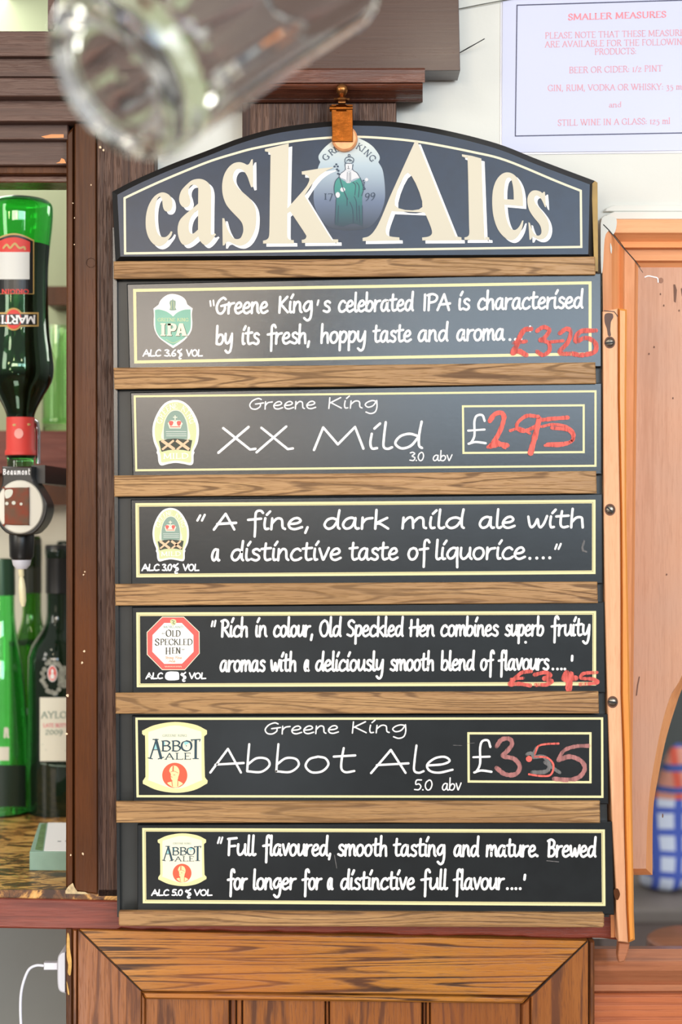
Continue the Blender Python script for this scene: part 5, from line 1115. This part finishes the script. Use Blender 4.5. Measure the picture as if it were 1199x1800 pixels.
# --- charger and cable below the ledge
ch = empty('charger_plug', 'white USB charger plug on the side of the oak cabinet', 'charger', P(108, 1710, .06))
m = Mb(); 
Mb().prism(smooth([(116,1672,1),(108,1674),(102,1682),(101,1700),(101,1725),(103,1738),(108,1744),(116,1746,1)], True, 4), .045, .085, .002, 2).make('plug_body', M['plastic_w'], ch, angle=40)
cb = empty('charging_cable', 'white charging cable curving down from the plug', 'cable', P(40, 1760, .06))
Mb().prism([(77,1692),(101,1692),(101,1705),(77,1705)], .058, .066, .001, 1).make('usb_connector', M['plastic_w'], cb)
pts = smooth([(78,1697.5),(64,1697),(52,1703),(44,1718),(38,1740),(36,1765),(37,1800),(42,1850),(50,1950)], False, 8)
Mb().tube([P(x,y,.062) for x,y in pts], .0016, 10).make('cord', M['plastic_w'], cb, True)

# ================================================================ BEYOND THE ARCH
m, nt_, b = new_mat('checked_cloth'); t_ = nt_.nodes.new('ShaderNodeTexCoord'); sp_ = nt_.nodes.new('ShaderNodeSeparateXYZ')
nn = noise(nt_, t_.outputs['Object'], 7, 1); 
add = nt_.nodes.new('ShaderNodeVectorMath'); add.operation = 'ADD'; scl = nt_.nodes.new('ShaderNodeVectorMath'); scl.operation = 'SCALE'; scl.inputs['Scale'].default_value = .02
nt_.links.new(nn.outputs['Color'], scl.inputs[0]); nt_.links.new(t_.outputs['Object'], add.inputs[0]); nt_.links.new(scl.outputs[0], add.inputs[1]); nt_.links.new(add.outputs[0], sp_.inputs[0])
fx = math_n(nt_, 'LESS_THAN', math_n(nt_, 'FRACT', math_n(nt_, 'MULTIPLY_ADD', sp_.outputs[0], 23, .2)), .36)
fz = math_n(nt_, 'LESS_THAN', math_n(nt_, 'FRACT', math_n(nt_, 'MULTIPLY_ADD', sp_.outputs[2], 23, .1)), .30)
up = math_n(nt_, 'GREATER_THAN', sp_.outputs[2], .20)
mx = math_n(nt_, 'MAXIMUM', fx, fz)
low = mix(nt_, mx, srgb((214,222,240)), srgb((78,100,190)))
upc = mix(nt_, fx, srgb((216,150,130)), srgb((216,96,76))); upc = mix(nt_, fz, upc, srgb((72,92,160)))
nt_.links.new(mix(nt_, up, low, upc), b.inputs['Base Color']); b.inputs['Roughness'].default_value = .9
YC = 1.5; k = kY(YC); c0 = P(1192, 1562, YC)
rows = [(h*1.2,r*1.2) for h,r in [(0,.030),(.012,.050),(.04,.058),(.08,.052),(.13,.046),(.17,.034),(.20,.028),(.225,.022),(.243,.012),(.248,.001)]]
mm = Mb(); n = 36
for h, r in rows:
    for i in range(n):
        a = 2*math.pi*i/n; rr = r*(1+.10*math.sin(3*a+h*30)+.05*math.sin(7*a-h*50)); mm.v.append(c0+Vector((rr*math.cos(a)-(0.03*math.exp(-h*30)) -.0, rr*.8*math.sin(a), h)))
for j in range(len(rows)-1):
    for i in range(n): mm.f.append((j*n+i, j*n+(i+1)%n, (j+1)*n+(i+1)%n, (j+1)*n+i))
mm.f.append(tuple(range(n)))
cloth = mesh_obj('checked_cloth', mm.v, mm.f, m, None, True)
for vtx in cloth.data.vertices: vtx.co -= c0
cloth.location = c0; sb = cloth.modifiers.new('sub', 'SUBSURF'); sb.levels = 1; sb.render_levels = 1
tag(cloth, 'bundled blue, white and red checked cloth seen through the arch', 'cloth')
t = empty('side_cabinet', 'dull grey cabinet carrying the checked cloth beyond the arch', 'cabinet', (c0.x+.1, YC+.05, 0))
tz = c0.z
Mb().box((c0.x-.20, YC-.16, tz-.03), (c0.x+.5, YC+.3, tz-.0005)).make('cabinet_top', paint('dull_grey_top', (122,112,104), .6, var=.2, vscale=12), t, bev=.006)
Mb().box((c0.x-.18, YC-.14, 0), (c0.x+.48, YC+.28, tz-.03)).make('cabinet_body', paint('brown_grey_body', (116,100,92), .6, var=.2, vscale=8), t)
st = empty('round_stool', 'round red-brown wooden stool top low beyond the sill', 'stool', (P(1225,1700,.5).x, .5, 0)); so = Vector((P(1225,1700,.5).x, .50, 0)); zt_ = P(0,1648,.5).z
Mb().lathe([(.0001,zt_),(.062,zt_),(.068,zt_-.004),(.069,zt_-.02),(.06,zt_-.024),(.0001,zt_-.024)], so, (0,0,1), 40).make('stool_top', M['sill'], st, angle=40)
for a in range(4):
    an = a*math.pi/2+.6; Mb().tube([so+Vector((.045*math.cos(an),.045*math.sin(an),zt_-.023)), so+Vector((.09*math.cos(an),.09*math.sin(an),0))], [.010,.013], 10).make('leg', M['sill'], st, True)

# ================================================================ GLASS CLOSE TO THE LENS
YG = -0.82; ax = Vector((0.60, 0.54, 0.59)).normalized(); g0 = P(190, 148, YG)
gt = empty('clear_tumbler', 'clear glass tumbler hanging out of focus close at the upper left', 'glass', g0)
Ro, Lg, th = .0490, .165, .0022
pr = [(.0001,.004),(.028,.0035),(.032,.0015),(.036,0),(.0425,.002),(.0465,.008),(Ro,.016),(Ro*.995,.05),(Ro*1.0,.10),(Ro*1.03,Lg),(Ro*1.03-th*.5,Lg+.001),(Ro*1.03-th,Lg),(Ro-th,.10),(Ro-th,.05),(Ro-th-.001,.026),(.040,.018),(.032,.0150),(.02,.0165),(.0001,.0175)]
sm_ = smooth(pr, False, 4)
m = Mb().lathe(sm_, g0, ax, 96)
for i, v_ in enumerate(m.v):                     # flutes added round the outer wall and heel to scatter sparkle
    j, q = divmod(i, 96)
    rel = v_-g0; h = rel.dot(ax); rad = rel-ax*h
    outer_ = j < len(sm_)*0.5
    if outer_ and rad.length > .03:
        m.v[i] = g0+ax*h+rad*(1-0.020*abs(math.sin(q/96*math.pi*12))*min(1, max(0, (h+.004)/.02)))
m.make('glass_body', G['clear'], gt, True)
